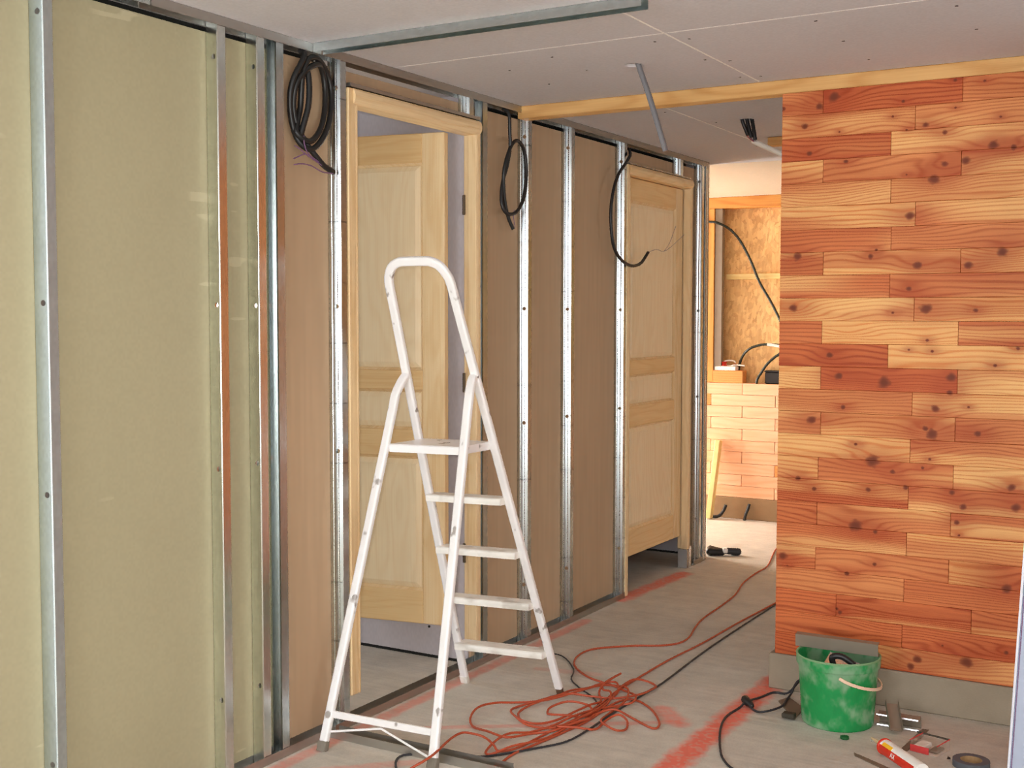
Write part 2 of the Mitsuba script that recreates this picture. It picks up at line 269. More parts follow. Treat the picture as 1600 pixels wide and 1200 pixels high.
# ---------------------------------------------------------------- stud partition along the left
def stud(key, y0, w=0.036, z0=0.004, z1=2.497, face='web', m='steel', holes=(0.28, 1.045, 1.578, 2.37), depth=0.048, bow=0.0135):
    """A folded C section: web towards the camera ('web') or open towards it ('open')."""
    r, th, b, f = 0.0035, 0.0009, -depth, -0.0012
    web = []
    for q in range(17):   # a web that bows towards its front edge, with two pressed grooves
        x = b + (f - b) * q / 16; t = (x - b) / (f - b); y = bow * t * t + (0.0012 if q in (5, 11) and bow > 0.01 else 0.0)
        web.append((x, y))
    if bow < 0.01 and face == 'web': web = web[:-1] + [(f - 0.0030, bow), (f - 0.0012, bow + 0.0008), (f, bow + 0.0030)]   # rolled front corner
    pts = [(b + 0.006, w), (b, w)] + web + [(f, max(w, bow + w * 0.9)), (f - 0.006, max(w, bow + w * 0.9))]
    if face == 'open': pts = [(x, w - y) for x, y in pts]
    body = strip_profile(pts, th).extrude(z1 - z0)
    yw = 0 if face == 'web' else w
    for z in holes:
        if z0 + 0.03 < z < z1 - 0.03: body = body - m3.Manifold.cylinder(0.03, 0.0085, circular_segments=14).rotate((90, 0, 0)).translate((-0.017, yw + 0.015, z - z0))
    t = manifold_tm(body); t.apply_translation((0, y0 - bow, z0)); return put(key, t, m, smooth=16)
W = 'wall_left'
for y, fc, m, bw in [(1.60, 'web', 'steel_soft', 0.005), (2.217, 'web', 'steel_soft', 0.005), (2.880, 'web', 'steel_web', 0.0), (3.063, 'web', 'steel_web', 0.0), (3.158, 'open', 'steel', 0.0), (3.502, 'web', 'steel_marked', 0.0135),
                 (4.484, 'open', 'steel', 0.0), (4.880, 'web', 'steel_marked', 0.0135), (5.310, 'web', 'steel_marked', 0.0135), (5.920, 'web', 'steel_marked', 0.0135), (7.040, 'web', 'steel_marked', 0.0135)]:
    stud(W + '__metal_stud', y, face=fc, m=m, bow=bw)
stud(W + '__metal_stud', 6.885, z0=0.0, z1=0.13, m='steel_bright', holes=())
def track(key, axis, a, b, c, top, h=0.030, w=0.052, m='steel'):
    """A U track, its web on the floor or the ceiling; axis: along y at x = c (front), or along x at y = c (front)."""
    th = 0.0009; s = -1 if top else 1; z = CEIL - 0.0012 if top else 0.0012
    P = strip_profile([(-w, s * h), (-w, 0), (0, 0), (0, s * h)], th).extrude(b - a)
    t = manifold_tm(P); v = t.vertices.copy()
    t.vertices = np.stack([v[:, 0] + c, a + v[:, 2], z + v[:, 1]], 1) if axis == 'y' else np.stack([a + v[:, 2], c - v[:, 0], z + v[:, 1]], 1)
    if np.linalg.det(np.array([[1, 0, 0], [0, 0, 1], [0, 1, 0]] if axis == 'y' else [[0, 0, 1], [-1, 0, 0], [0, 1, 0]]).astype(float)) < 0: t.invert()
    return put(key, t, m)
track(W + '__ceiling_track', 'y', -0.5, 2.60, 0.0015, True, m='steel'); track(W + '__ceiling_track', 'y', 2.605, 7.15, 0.0015, True, m='steel_dull')
track(W + '__floor_track', 'y', -0.5, 3.44, 0.0015, False, m='steel_dull'); track(W + '__floor_track', 'y', 3.445, 5.96, 0.0015, False, m='steel_dull'); track(W + '__floor_track', 'y', 6.95, 7.15, 0.0015, False, m='steel_dull')
def board(y0, y1, z0, z1, m, x=-0.0505): put(W + '__plasterboard', cbox(x - 0.0125, x, y0, y1, z0, z1, 0.001), m)
board(-0.5, 2.02, 0.012, 2.452, 'board_green'); board(2.022, 3.17, 0.012, 2.452, 'board_green')
board(3.172, 3.53, 0.012, 2.452, 'board_brown'); board(3.532, 4.46, 2.385, 2.452, 'board_brown'); board(4.462, 5.30, 0.012, 2.452, 'board_brown')
board(5.302, 5.965, 0.012, 2.452, 'board_brown'); board(5.967, 6.875, 2.372, 2.452, 'board_brown'); board(6.877, 7.15, 0.012, 2.452, 'board_brown')
put(W + '__backing', box(-0.16, -0.155, -0.5, 3.54, 2.44, 2.499), 'dark_gap'); put(W + '__backing', box(-0.16, -0.155, 4.46, 7.15, 2.44, 2.499), 'dark_gap')  # near-black strips put in as the shade behind the top gap
stud(W + '__header_stud', 4.375, z0=2.392, z1=2.497, m='steel', holes=()); stud(W + '__header_stud', 6.70, z0=2.372, z1=2.497, m='steel', holes=())
put(W + '__header_rail', box(-0.050, 0.0005, 3.56, 4.462, 2.386, 2.400), 'steel_dull'); put(W + '__header_rail', box(-0.050, 0.0005, 5.99, 6.86, 2.366, 2.374), 'steel_dull')
put(W + '__end_track', cbox(-0.05, 0.002, 7.095, 7.152, 0.002, 2.47, 0.001), 'steel_dull')
put(W + '__cap_strip', box(0.0018, 0.0026, 7.118, 7.126, 0.01, 2.45), 'board_edge')
put(W + '__batten', box(-0.0495, -0.047, 5.385, 5.39, 1.72, 2.02), 'board_edge')
struct(W, 'long partition of galvanised studs with plasterboard on its far face')

# rooms behind the partition: cross walls, outer wall
put('wall_bathroom__plasterboard', cbox(-3.0, -0.20, 4.455, 4.4675, 0.012, 2.5, 0.001), 'board_grey')
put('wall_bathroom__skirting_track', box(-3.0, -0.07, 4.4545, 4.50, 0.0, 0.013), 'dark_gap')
put('wall_bathroom__plasterboard', cbox(-0.20, -0.064, 4.455, 4.4675, 0.012, 2.5, 0.001), 'board_grey')
c = trimesh.creation.cylinder(radius=0.006, height=0.002, sections=10); c.apply_transform(trimesh.transformations.rotation_matrix(math.pi / 2, (1, 0, 0))); c.apply_translation((-0.27, 4.4545, 0.14)); put('wall_bathroom__screw_head', c, 'black')
struct('wall_bathroom', 'grey plasterboard wall seen through the open doorway')
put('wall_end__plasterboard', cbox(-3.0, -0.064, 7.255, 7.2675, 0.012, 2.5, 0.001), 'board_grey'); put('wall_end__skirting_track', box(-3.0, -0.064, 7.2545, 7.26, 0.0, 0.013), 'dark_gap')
struct('wall_end', 'grey plasterboard wall behind the closed panelled door')

# outer shell (mostly out of view) with windows set out of view to light the rooms
def wall_with_holes(key, axis, c, a0, a1, holes, m='plain_wall', th=0.1, z1=2.5):
    hs = sorted(holes); at = a0; s = []
    for h0, h1, zb, zt in hs:
        s += [(at, h0, 0, z1), (h0, h1, 0, zb), (h0, h1, zt, z1)]; at = h1
    s.append((at, a1, 0, z1))
    put(key, cat(*[box(*((c, c + th, p, q) if axis == 'x' else (p, q, c, c + th)), r, t) for p, q, r, t in s if q - p > 1e-6 and t - r > 1e-6]), m); struct(key)
def unseen_window(i, axis, c, a0, a1, z0, z1, power, tint, flip):
    k = f'unseen_window_{i}'; f = 0.06
    bars = [(a0, a0 + f, z0, z1), (a1 - f, a1, z0, z1), (a0 + f, a1 - f, z0, z0 + f), (a0 + f, a1 - f, z1 - f, z1), ((a0 + a1) / 2 - f / 2, (a0 + a1) / 2 + f / 2, z0 + f, z1 - f)]
    put(k + '__frame', cat(*[box(*((c + 0.02, c + 0.08, p, q) if axis == 'x' else (p, q, c + 0.02, c + 0.08)), r, t) for p, q, r, t in bars]), 'window_frame')
    s = c + 0.05
    P = np.array([(s, a0, z0), (s, a1, z0), (s, a1, z1), (s, a0, z1)] if axis == 'x' else [(a0, s, z0), (a1, s, z0), (a1, s, z1), (a0, s, z1)])
    F = np.array([[0, 1, 2], [0, 2, 3]]); F = F[:, ::-1] if flip else F
    key = put(k + '__pane', trimesh.Trimesh(P, F, process=False), 'white', fix=False); scene[key]['emitter'] = {'type': 'area', 'radiance': rgb(*[power * t for t in tint])}
    struct(k)
SKY = (0.93, 1.0, 1.08)
wall_with_holes('wall_back', 'y', -3.1, -3.1, 4.7, [(0.1, 2.7, 1.0, 2.0)]); unseen_window(1, 'y', -3.1, 0.1, 2.7, 1.0, 2.0, DAY_BACK, SKY, True)
wall_with_holes('wall_outer', 'x', -3.1, -3.1, 9.0, [(2.0, 3.6, 0.9, 2.15), (7.5, 8.7, 0.05, 2.2)])
unseen_window(2, 'x', -3.1, 7.5, 8.7, 0.05, 2.2, DAY_FAR, (1.0, 0.99, 0.95), False); unseen_window(3, 'x', -3.1, 2.0, 3.6, 0.9, 2.15, DAY_SIDE, SKY, False)
wall_with_holes('wall_right', 'x', 4.6, -3.1, 9.0, [(-1.6, 1.6, 0.05, 2.15), (5.8, 7.6, 0.9, 2.15)]); unseen_window(4, 'x', 4.6, 5.8, 7.6, 0.9, 2.15, DAY_KITCHEN, SKY, True)
unseen_window(5, 'x', 4.6, -1.6, 1.6, 0.05, 2.15, FILL_PATIO, SKY, True)  # invented patio window, out of view, added to brighten ceiling and boards

# ---------------------------------------------------------------- the wall of red wood blocks and its beam
JOINTS = [[1.388, 1.917], [1.746], [1.656], [1.392, 1.918], [1.659], [1.753], [1.663], [1.398, 1.923], [1.661], [1.755], [1.397, 1.92], [1.659], [1.395, 1.921], [1.755], [1.398, 1.916], [1.751], [1.39, 1.913], [1.747], [1.388, 1.907], [1.744], [1.385, 1.904], [1.737], [1.472, 1.99], [1.733], [1.562]]
TONES = [(.4, .22, .4), (.45, .45), (.2, .38), (.42, .42, .3), (.25, .7), (.4, .35), (.28, .42), (.32, .55, .6), (.3, .25), (.7, .72), (.25, .78, .25), (.2, .85), (.6, .22, .5), (.45, .55), (.45, .55, .38),
         (.8, .42), (.48, .32, .38), (.2, .35), (.28, .3, .32), (.26, .48), (.3, .34, .26), (.38, .28), (.22, .22, .24), (.18, .2), (.14, .16)]
XW0, XW1, YW, ZT, ROW = 1.221, 2.200, 4.814, 2.443, 0.0918
for r in range(25):
    z1 = ZT - ROW * r; z0 = z1 - ROW; xs = [XW0] + JOINTS[r] + [XW1]
    for j in range(len(xs) - 1):
        pr_ = rng.uniform(0, 0.0016); g = 0.0006
        m = cbox(xs[j] + g, xs[j + 1] - g, YW + 0.0015 - pr_, YW + 0.055, z0 + g * 0.6, z1 - g * 0.6, 0.0011)
        k = (r * 4 + j) * 16 + round(TONES[r][j] * 15); vv = m.vertices
        put('wall_middle__wood_block', m, 'red_wood', uv=np.stack([vv[:, 0] + 0.37 * j + rng.random() * 5, np.clip(vv[:, 2] - z0 + 0.1 * (vv[:, 1] - YW), 0.0005, 0.5) + k], 1))
put('wall_middle__core', box(XW0 + 0.004, XW1, YW + 0.06, YW + 0.145, 0.148, 2.44), 'plain_wall')
put('wall_middle__concrete_base', cbox(XW0 - 0.022, XW1, YW - 0.012, YW + 0.16, 0.0, 0.1475, 0.004), 'plinth')
struct('wall_middle', 'wall of stained red wood blocks on a low concrete base')
bm = cbox(-0.02, 4.6, YW - 0.002, YW + 0.076, ZT + 0.0005, CEIL - 0.0005, 0.003)
put('ceiling_beam', bm, 'beam', uv=wuv(bm, 'x')); tag('ceiling_beam', 'long pale timber beam under the ceiling above the red wood wall', 'beam')
# reveal at the frame's right edge
LEAN = trimesh.transformations.rotation_matrix(math.radians(2.6), (0, 1, 0), (2.197, 4.33, 0.0))
for nm, bb, mm in (('post', cbox(2.206, 2.33, 4.33, 4.37, 0.006, 2.40, 0.002), 'jamb_blue'), ('corner_bead', cbox(2.197, 2.2055, 4.325, 4.36, 0.006, 2.40, 0.001), 'jamb_white'), ('seal', box(2.2085, 2.2115, 4.3275, 4.3299, 0.006, 2.40), 'wire_violet')):
    bb.apply_transform(LEAN); put('trim_1__' + nm, bb, mm)
struct('trim_1', 'pale blue white door post at the right edge')
put('wall_kitchen', box(2.2005, 4.6, YW + 0.002, YW + 0.1, 0.0, 2.44), 'dark_wood'); struct('wall_kitchen')

# ---------------------------------------------------------------- panelled doors
def door(key, y0, y1, jl, jr, ztop, zh, zbl, zbr, angle, leaf_y0, leaf_y1, leaf_z0, leaf_z1, hinge_right):
    x0, x1 = -0.068, 0.004
    wood(key + '__jamb', cat(cbox(x0, x1, y0, jl - 0.012, zbl, ztop, 0.003), cbox(-0.045, x1 + 0.0, jl - 0.012, jl, zbl, zh, 0.002)), 'pine', 'z')
    wood(key + '__jamb', cat(cbox(x0, x1, jr + 0.012, y1, zbr, ztop, 0.003), cbox(-0.040, x1, jr, jr + 0.012, zbr, zh, 0.003)), 'pine', 'z')
    prof = [(x0, zh), (x1 - 0.004, zh), (x1 + 0.003, zh + 0.006), (x1 + 0.010, zh + 0.018), (x1 + 0.011, zh + 0.032), (x1 + 0.007, ztop - 0.008), (x1, ztop), (x0, ztop)]
    h = manifold_tm(m3.CrossSection([np.array(prof)]).extrude(y1 - y0 - 0.035)); v = h.vertices.copy(); h.vertices = np.stack([v[:, 0], v[:, 2] + y0 + 0.03, v[:, 1]], 1); h.invert()
    wood(key + '__head', h, 'pine', 'y')
    # leaf, built closed: front face at x = -0.042, then turned about its hinge edge
    xf, xb = -0.044, -0.084; s = 0.105; hy, hx = (leaf_y1, xb) if hinge_right else (leaf_y0, xb)
    M = trimesh.transformations.rotation_matrix(math.radians(angle), (0, 0, 1), (xb + 0.0, hy, 0))
    def leaf_part(k, mesh, along, m='pine'):
        uv = wuv(mesh, along); mesh.apply_transform(M); put(key + '__leaf__' + k, mesh, m, uv=uv)
    H = leaf_z1 - leaf_z0; zr = [(0, 0.145), (0.345 * H, 0.365 * H + 0.075), (0.482 * H, 0.482 * H + 0.085), (H - 0.125, H)]
    for a, b in ((leaf_y0, leaf_y0 + s), (leaf_y1 - s, leaf_y1)): leaf_part('stile', cbox(xb, xf, a, b, leaf_z0, leaf_z1, 0.003), 'z')
    for a, b in zr: leaf_part('rail', cbox(xb, xf, leaf_y0 + s, leaf_y1 - s, leaf_z0 + a, leaf_z0 + b, 0.003), 'y', 'pine_rail')
    for (a, b), (c, d) in zip(zr[:-1], zr[1:]):
        p0, p1, q0, q1 = leaf_y0 + s, leaf_y1 - s, leaf_z0 + b, leaf_z0 + c; P = []
        for xx, e in ((xb + 0.012, 0.002), (xf - 0.014, 0.012), (xf - 0.004, 0.034), (xb + 0.004, 0.034)):
            P += [(xx, y, z) for y in (p0 + e, p1 - e) for z in (q0 + e, q1 - e)]
        leaf_part('panel', hull(P), 'z', 'pine_panel')
        mo = 0.011
        fr = [hull([(xf - d_, y, z) for d_, e in ((0.014, 0), (0.0005, 0), (0.014, mo)) for y, z in ((p0, zz), (p1, zz))] if False else [(xf - 0.014, p0, zz), (xf - 0.0005, p0, zz), (xf - 0.014, p0 + mo, zz + sg * mo), (xf - 0.014, p1, zz), (xf - 0.0005, p1, zz), (xf - 0.014, p1 - mo, zz + sg * mo)]) for zz, sg in ((q0, 1), (q1, -1))]
        fr += [hull([(xf - 0.014, yy, q0), (xf - 0.0005, yy, q0), (xf - 0.014, yy + sg * mo, q0 + mo), (xf - 0.014, yy, q1), (xf - 0.0005, yy, q1), (xf - 0.014, yy + sg * mo, q1 - mo)]) for yy, sg in ((p0, 1), (p1, -1))]
        leaf_part('moulding', cat(*fr), 'z')
    for z in (leaf_z0 + 0.30, leaf_z0 + 1.05, leaf_z0 + 1.82):
        c = trimesh.creation.cylinder(radius=0.006, height=0.085, sections=10); yh = jr - 0.003 if hinge_right else jl + 0.002
        c.apply_translation((-0.058 if angle else -0.09, yh, z)); put(key + '__hinge', c, 'hinge')
    struct(key)
door('door_1', 3.542, 4.458, 3.598, 4.421, 2.380, 2.322, 0.115, 0.10, -80.0, 3.61, 4.335, 0.203, 2.322, True)
door('door_2', 5.952, 6.878, 5.985, 6.842, 2.362, 2.310, 0.006, 0.118, 0.0, 5.992, 6.838, 0.198, 2.306, False)
labels['door_1']['label'] = 'pale pine panelled door standing open in its frame behind the ladder'; labels['door_2']['label'] = 'pale pine panelled door closed in its frame at the far end'
put('door_2__bracket', cbox(-0.06, 0.001, 6.845, 6.875, 0.0, 0.117, 0.001), 'steel_dull')

# ---------------------------------------------------------------- far wall: block courses, plinth, timber frame, sheathing
YB = 8.75
put('wall_far__sheathing', box(-3.0, 4.6, YB + 0.12, YB + 0.132, 0.9, 2.46), 'osb')
m = cbox(-3.0, 4.6, YB, YB + 0.12, 2.362, 2.446, 0.003); put('wall_far__top_plate', m, 'timber_orange', uv=wuv(m, 'x'))
for x in (-1.2, -0.63, 0.0, 0.62): wood('wall_far__timber_post', cbox(x, x + 0.055, YB, YB + 0.1185, 1.04, 2.361, 0.003), 'timber_orange', 'z')
for a, b in ((-1.14, -0.632), (-0.514, -0.002), (0.057, 0.618)): wood('wall_far__nailer', cbox(a, b, YB + 0.095, YB + 0.119, 1.825, 1.868, 0.002), 'timber_pale', 'x')
put('wall_far__added_grey_post', cbox(-0.5738, -0.515, YB + 0.012, YB + 0.06, 1.037, 2.361, 0.002), 'zinc_matte')  # grey post added to give the timber post's shaded side its grey
ZB, RB = 1.036, 0.0872
for r in range(10):
    z1 = ZB - RB * r; z0 = z1 - RB; x = -2.9 + (0.0 if r % 2 else 0.25) + 0.28; k = 0
    while x < 2.6:
        e = x + 0.508
        if -1.2 < x < 0.7:
            mm = cbox(x + 0.0016, e - 0.0016, YB + rng.uniform(0, 0.002), YB + 0.09, z0 + 0.0008, z1 - 0.0008, 0.002)
            put('wall_far__wood_block', mm, 'dark_block' if (r, k) in ((6, 5), (8, 5)) or rng.random() < 0.08 else 'pale_block', uv=wuv(mm, 'x'))
        x = e; k += 1
put('wall_far__block_run', cat(box(-3.0, -1.6, YB + 0.002, YB + 0.09, 0.164, 1.036), box(1.2, 4.6, YB + 0.002, YB + 0.09, 0.164, 1.036)), 'pale_block', uv=None)
put('wall_far__core', box(-3.0, 4.6, YB + 0.092, YB + 0.119, 0.0, 1.03), 'plain_wall')
put('wall_far__concrete_base', cbox(-3.0, 4.6, YB - 0.004, YB + 0.09, 0.0, 0.1635, 0.004), 'plinth_far')
struct('wall_far', 'far wall of pale wood blocks under a timber frame with chipboard sheathing')
put('wall_far_shell', box(-3.1, 4.7, 8.9, 9.0, 0.0, 2.5), 'plain_wall'); struct('wall_far_shell')

# ---------------------------------------------------------------- metal rails waiting for the cross partition
k = 'ceiling_rail'; track(k, 'x', 0.006, 1.262, 3.345, True, m='steel'); tag(k, 'shiny galvanised rail screwed across the ceiling from the corner of the stud partition', 'metal rail')
k = 'floor_rail'; track(k, 'x', 0.012, 0.76, 3.402, False, m='steel_dull'); tag(k, 'dull galvanised rail on the concrete floor running out under the ladder', 'metal rail')

# ---------------------------------------------------------------- step ladder
LX, LD = np.array([0.9893, 0.1459, 0.0]), np.array([0.287, 0.0, 0.0])
def lat(s, y, z): p = np.array([0.287, y, z]); p = p + s * LX; return p
hw = lambda z: 0.213 - 0.054 * z
yf = lambda z: 4.25 - 0.3989 * z
yr = lambda z: 3.314 + 0.280 * z
L = 'step_ladder'
side = [lat(hw(z), yf(z), z) for z in (0.03, 0.3, 0.6, 0.9, 1.2, 1.45, 1.58)]
bend = [lat(hw(1.66) - d, yf(1.66 + e), 1.66 + e) for d, e in ((0.0, 0.0), (0.010, 0.034), (0.030, 0.062), (0.058, 0.076), (0.085, 0.079))]
half = side + bend
mir = lambda P: [np.array([0.287, p[1], p[2]]) * 1 + (np.array([p[0], 0, 0]) * 0) for p in P]
def mirror(p):
    s = (p - np.array([0.287, 0, 0])) @ np.array([1, 0, 0]) / LX[0]; y = p[1] - s * LX[1]; return lat(-s, y, p[2])
path = half + [mirror(p) for p in half[::-1]]
put(L + '__climbing_frame', sweep(spline(path, 5), oval(0.024, 0.034, 0.008), ref=(0.0, -1.0, -0.4)), 'ladder_white', smooth=40)
for s in (-1, 1):
    P = [lat(s * (hw(z) + 0.004), yr(z), z) for z in (0.03, 0.3, 0.6, 0.9, 1.08)] + [lat(s * (hw(1.2) + 0.004), yr(1.2), 1.20), lat(s * (hw(1.24) + 0.004), yr(1.25), 1.250), lat(s * (hw(1.28) + 0.001), yr(1.25) + 0.018, 1.284), lat(s * (hw(1.3) - 0.002), yf(1.315) - 0.026, 1.308), lat(s * (hw(1.32) - 0.004), yf(1.33) - 0.004, 1.322)]
    put(L + '__support_leg', sweep(spline(P, 5), oval(0.024, 0.034, 0.008), ref=(0.0, -1.0, 0.3), scale=None), 'ladder_white', smooth=40)
    for z in (1.325,):
        c = trimesh.creation.cylinder(radius=0.005, height=0.032, sections=10); c.apply_transform(trimesh.geometry.align_vectors((0, 0, 1), LX)); p = lat(s * (hw(1.31)), yf(z) - 0.006, z - 0.004); c.apply_translation(p); put(L + '__pivot_bolt', c, 'foot_bare')
def slab(zc, y0, y1, w, th, tilt=0.0, c=0.008):
    prof = np.array([(y0, zc - th), (y0 - 0.002, zc - th * 0.5), (y0, zc - 0.004), (y0 + 0.005, zc), (y1 - 0.004, zc), (y1, zc - 0.005), (y1, zc - th)])
    a, b = [np.array([lat(s, y, z) for y, z in prof]) for s in (-w, w)]
    return hull(np.vstack([a, b]))
for z in (0.197, 0.411, 0.629, 0.850):
    put(L + '__step', slab(z, yf(z) - 0.040, yf(z) + 0.042, hw(z) - 0.010, 0.026), 'ladder_tread', smooth=30)
put(L + '__platform', slab(1.072, 3.612, 3.848, hw(1.06) - 0.014, 0.030), 'ladder_white', smooth=30)
zb = 0.118; br = [lat(-hw(zb) + 0.01, yr(zb), zb + 0.008), lat(hw(zb) - 0.01, yr(zb), zb - 0.006)]
put(L + '__brace_bar', sweep(np.array(br), oval(0.012, 0.026, 0.004), ref=(0, -1, 0)), 'ladder_white', smooth=40)
mid = lat(0.0, yr(zb) - 0.004, zb - 0.018)
for s, z in ((-1, 0.066), (1, 0.03)): put(L + '__brace_rod', tube([lat(s * (hw(z) - 0.008), yr(z), z), mid], 0.0042, 6, 0), 'ladder_white', smooth=40)
for s in (-1, 1):
    put(L + '__foot', sweep(np.array([lat(s * (hw(0) + 0.004), yr(z), z) for z in (0.0, 0.034)]), oval(0.029, 0.039, 0.008), ref=(0, -1, 0.3)), 'foot_rubber', smooth=40)
    put(L + '__foot', sweep(np.array([lat(s * hw(0), yf(z), z) for z in (0.0, 0.034)]), oval(0.027 if s < 0 else 0.02, 0.037 if s < 0 else 0.03, 0.007), ref=(0, -1, -0.4)), 'ladder_tread' if s < 0 else 'foot_bare', smooth=40)
tag(L, 'white paint-flecked metal step ladder with platform standing before the open door', 'step ladder')

# ---------------------------------------------------------------- electric conduits hanging from the partition
def layered(P, base, amp, shift=0.0): return [(base + amp * math.sin(i * 0.9), y + shift, z) for i, (_, y, z) in enumerate(P)]
COIL1 = [(0.0, 3.296, 2.481), (0.0, 3.295, 2.456), (0.0, 3.272, 2.418), (0.0, 3.246, 2.372), (0.0, 3.236, 2.316), (0.0, 3.244, 2.246), (0.0, 3.262, 2.181), (0.0, 3.285, 2.142), (-0.0, 3.321, 2.129), (0.0, 3.368, 2.156), (0.0, 3.423, 2.22), (0.0, 3.458, 2.294), (0.0, 3.466, 2.366), (0.0, 3.439, 2.418), (0.0, 3.391, 2.448), (0.0, 3.344, 2.453), (0.0, 3.305, 2.433), (0.0, 3.288, 2.379), (0.0, 3.294, 2.325), (0.0, 3.296, 2.27), (0.0, 3.276, 2.217), (0.0, 3.259, 2.181), (0.0, 3.288, 2.159), (0.0, 3.328, 2.16), (-0.0, 3.382, 2.206), (0.0, 3.42, 2.271), (0.0, 3.434, 2.348), (0.0, 3.421, 2.402), (0.0, 3.391, 2.431), (0.0, 3.358, 2.431), (0.0, 3.311, 2.408), (0.0, 3.265, 2.362), (0.0, 3.255, 2.306), (0.0, 3.263, 2.249), (-0.0, 3.279, 2.2), (-0.0, 3.311, 2.149), (0.0, 3.347, 2.111), (0.0, 3.394, 2.079), (0.0, 3.455, 2.064)]
W1 = [[(0.005, 3.388, 2.076), (0.005, 3.334, 2.094), (0.005, 3.301, 2.105), (0.005, 3.262, 2.122), (0.005, 3.234, 2.131)], [(0.005, 3.308, 2.106), (0.005, 3.282, 2.107), (0.005, 3.227, 2.085)], [(0.005, 3.442, 2.056), (0.005, 3.38, 2.056), (0.005, 3.327, 2.07), (0.005, 3.275, 2.073), (0.005, 3.229, 2.065)], [(0.005, 3.388, 2.081), (0.005, 3.308, 2.11), (0.005, 3.285, 2.142), (0.005, 3.282, 2.171)]]
COIL2 = [(0.0, 4.681, 2.492), (0.0, 4.683, 2.444), (0.0, 4.689, 2.363), (0.0, 4.7, 2.299), (0.0, 4.689, 2.221), (0.0, 4.657, 2.142), (0.0, 4.641, 2.07), (0.0, 4.647, 2.021), (0.0, 4.684, 2.0), (0.0, 4.749, 2.015), (0.0, 4.816, 2.073), (0.0, 4.855, 2.15), (0.0, 4.866, 2.24), (0.0, 4.838, 2.31), (0.0, 4.776, 2.338), (0.0, 4.716, 2.317), (0.0, 4.668, 2.257), (0.0, 4.646, 2.184), (0.0, 4.657, 2.12), (0.0, 4.679, 2.046), (0.0, 4.706, 1.982), (0.0, 4.733, 1.937)]
W2 = [[(0.005, 4.741, 2.023), (0.005, 4.735, 1.989), (0.005, 4.747, 1.946)]]
COIL3 = [(0.01, 6.003, 2.449), (0.01, 5.953, 2.407), (0.01, 5.895, 2.355), (0.01, 5.805, 2.286), (0.01, 5.742, 2.183), (0.01, 5.72, 2.077), (0.01, 5.737, 1.953), (0.01, 5.778, 1.886), (0.01, 5.861, 1.84), (0.01, 5.979, 1.816), (0.01, 6.1, 1.835), (0.01, 6.197, 1.898)]
W3 = [[(0.015, 6.186, 1.897), (0.015, 6.305, 1.919), (0.015, 6.418, 1.915), (0.015, 6.553, 1.96), (0.015, 6.713, 2.028)], [(0.015, 6.418, 1.915), (0.015, 6.494, 1.965), (0.015, 6.552, 2.03), (0.015, 6.585, 2.07)]]
c1 = layered(COIL1, -0.012, 0.013, 0.012); c1[0] = (-0.024, c1[0][1], 2.47)
k = 'conduit_coil'; put(k + '__sheath', tube(c1, 0.0105, 8, 5), 'black', smooth=50)
put(k + '__sheath', tube([(-0.026, 3.318, 2.47), (-0.01, 3.322, 2.43), (0.002, 3.325, 2.36), (0.004, 3.318, 2.28), (-0.004, 3.30, 2.21), (-0.01, 3.29, 2.17)], 0.0105, 8, 5), 'black', smooth=50)
for w in W1: put(k + '__wire', tube([(0.004, y + 0.01, z) for _, y, z in w], 0.0022, 5, 4), 'wire_violet')
tag(k, 'thick black conduit coiled in several loops high on the partition left of the open door', 'electric conduit')
k = 'conduit_loop'; c2 = layered(COIL2, 0.004, 0.009, 0.0); c2[0] = (-0.02, c2[0][1], 2.47)
put(k + '__sheath', tube(c2, 0.0082, 8, 5), 'black', smooth=50)
for w in W2: put(k + '__wire', tube([(0.006, y, z) for _, y, z in w], 0.0016, 5, 4), 'wire_violet')
tag(k, 'black conduit in one long loop hanging just below the left end of the timber beam', 'electric conduit')
k = 'conduit_tail'; put(k + '__sheath', tube([(0.016 + (0 if i else -0.03), y, z) for i, (_, y, z) in enumerate(COIL3)], 0.0085, 8, 5), 'black', smooth=50)
for w in W3: put(k + '__wire', tube([(0.018, y, z) for _, y, z in w], 0.0016, 5, 4), 'wire_grey')
tag(k, 'black conduit with bare wires curving in front of the closed far door', 'electric conduit')
k = 'hanging_conduit'; put(k, tube([(0.838, 4.252, 2.512), (0.842, 4.255, 2.49), (0.874, 4.27, 2.39), (0.905, 4.285, 2.28), (0.934, 4.30, 2.173)], 0.0115, 8, 5), 'conduit_grey', smooth=50)
tag(k, 'straight grey conduit dangling from the round ceiling hole before the beam', 'electric conduit')
k = 'conduit_bundle'
for i, dx in enumerate((0.0, 0.02, 0.042)): put(k + '__sheath', tube([(0.733 + dx, 5.70 + 0.01 * i, 2.512), (0.737 + dx, 5.70 + 0.01 * i, 2.49), (0.752 + dx, 5.705, 2.45 - 0.008 * i), (0.762 + dx * 0.9, 5.705, 2.425 - 0.012 * i)], 0.0095, 8, 4), 'black', smooth=50)
for i, (dx, m) in enumerate(((0.0, 'wire_red'), (0.010, 'wire_violet'), (0.026, 'wire_grey'))): put(k + '__wire', tube([(0.757 + dx, 5.705, 2.43), (0.766 + dx, 5.708, 2.412), (0.782 + dx * 0.4, 5.735, 2.397)], 0.0022, 5, 4), m)
tag(k, 'bunch of short black conduits with wires poking from the ceiling hole beyond the beam', 'electric conduit')
k = 'white_pipe'; put(k, tube([(0.772, 5.745, 2.402), (0.9, 5.75, 2.338), (1.10, 5.76, 2.24)], 0.0135, 10, 3), 'pvc_white', smooth=50); tag(k, 'white plastic pipe hanging aslant beside the edge of the red wood wall', 'pipe')
k = 'ceiling_batten'; wood(k, cbox(0.66, 1.25, 6.30, 6.37, 2.455, 2.4985, 0.002), 'beam', 'x'); tag(k, 'short wooden batten under the far ceiling behind the white pipe', 'batten')

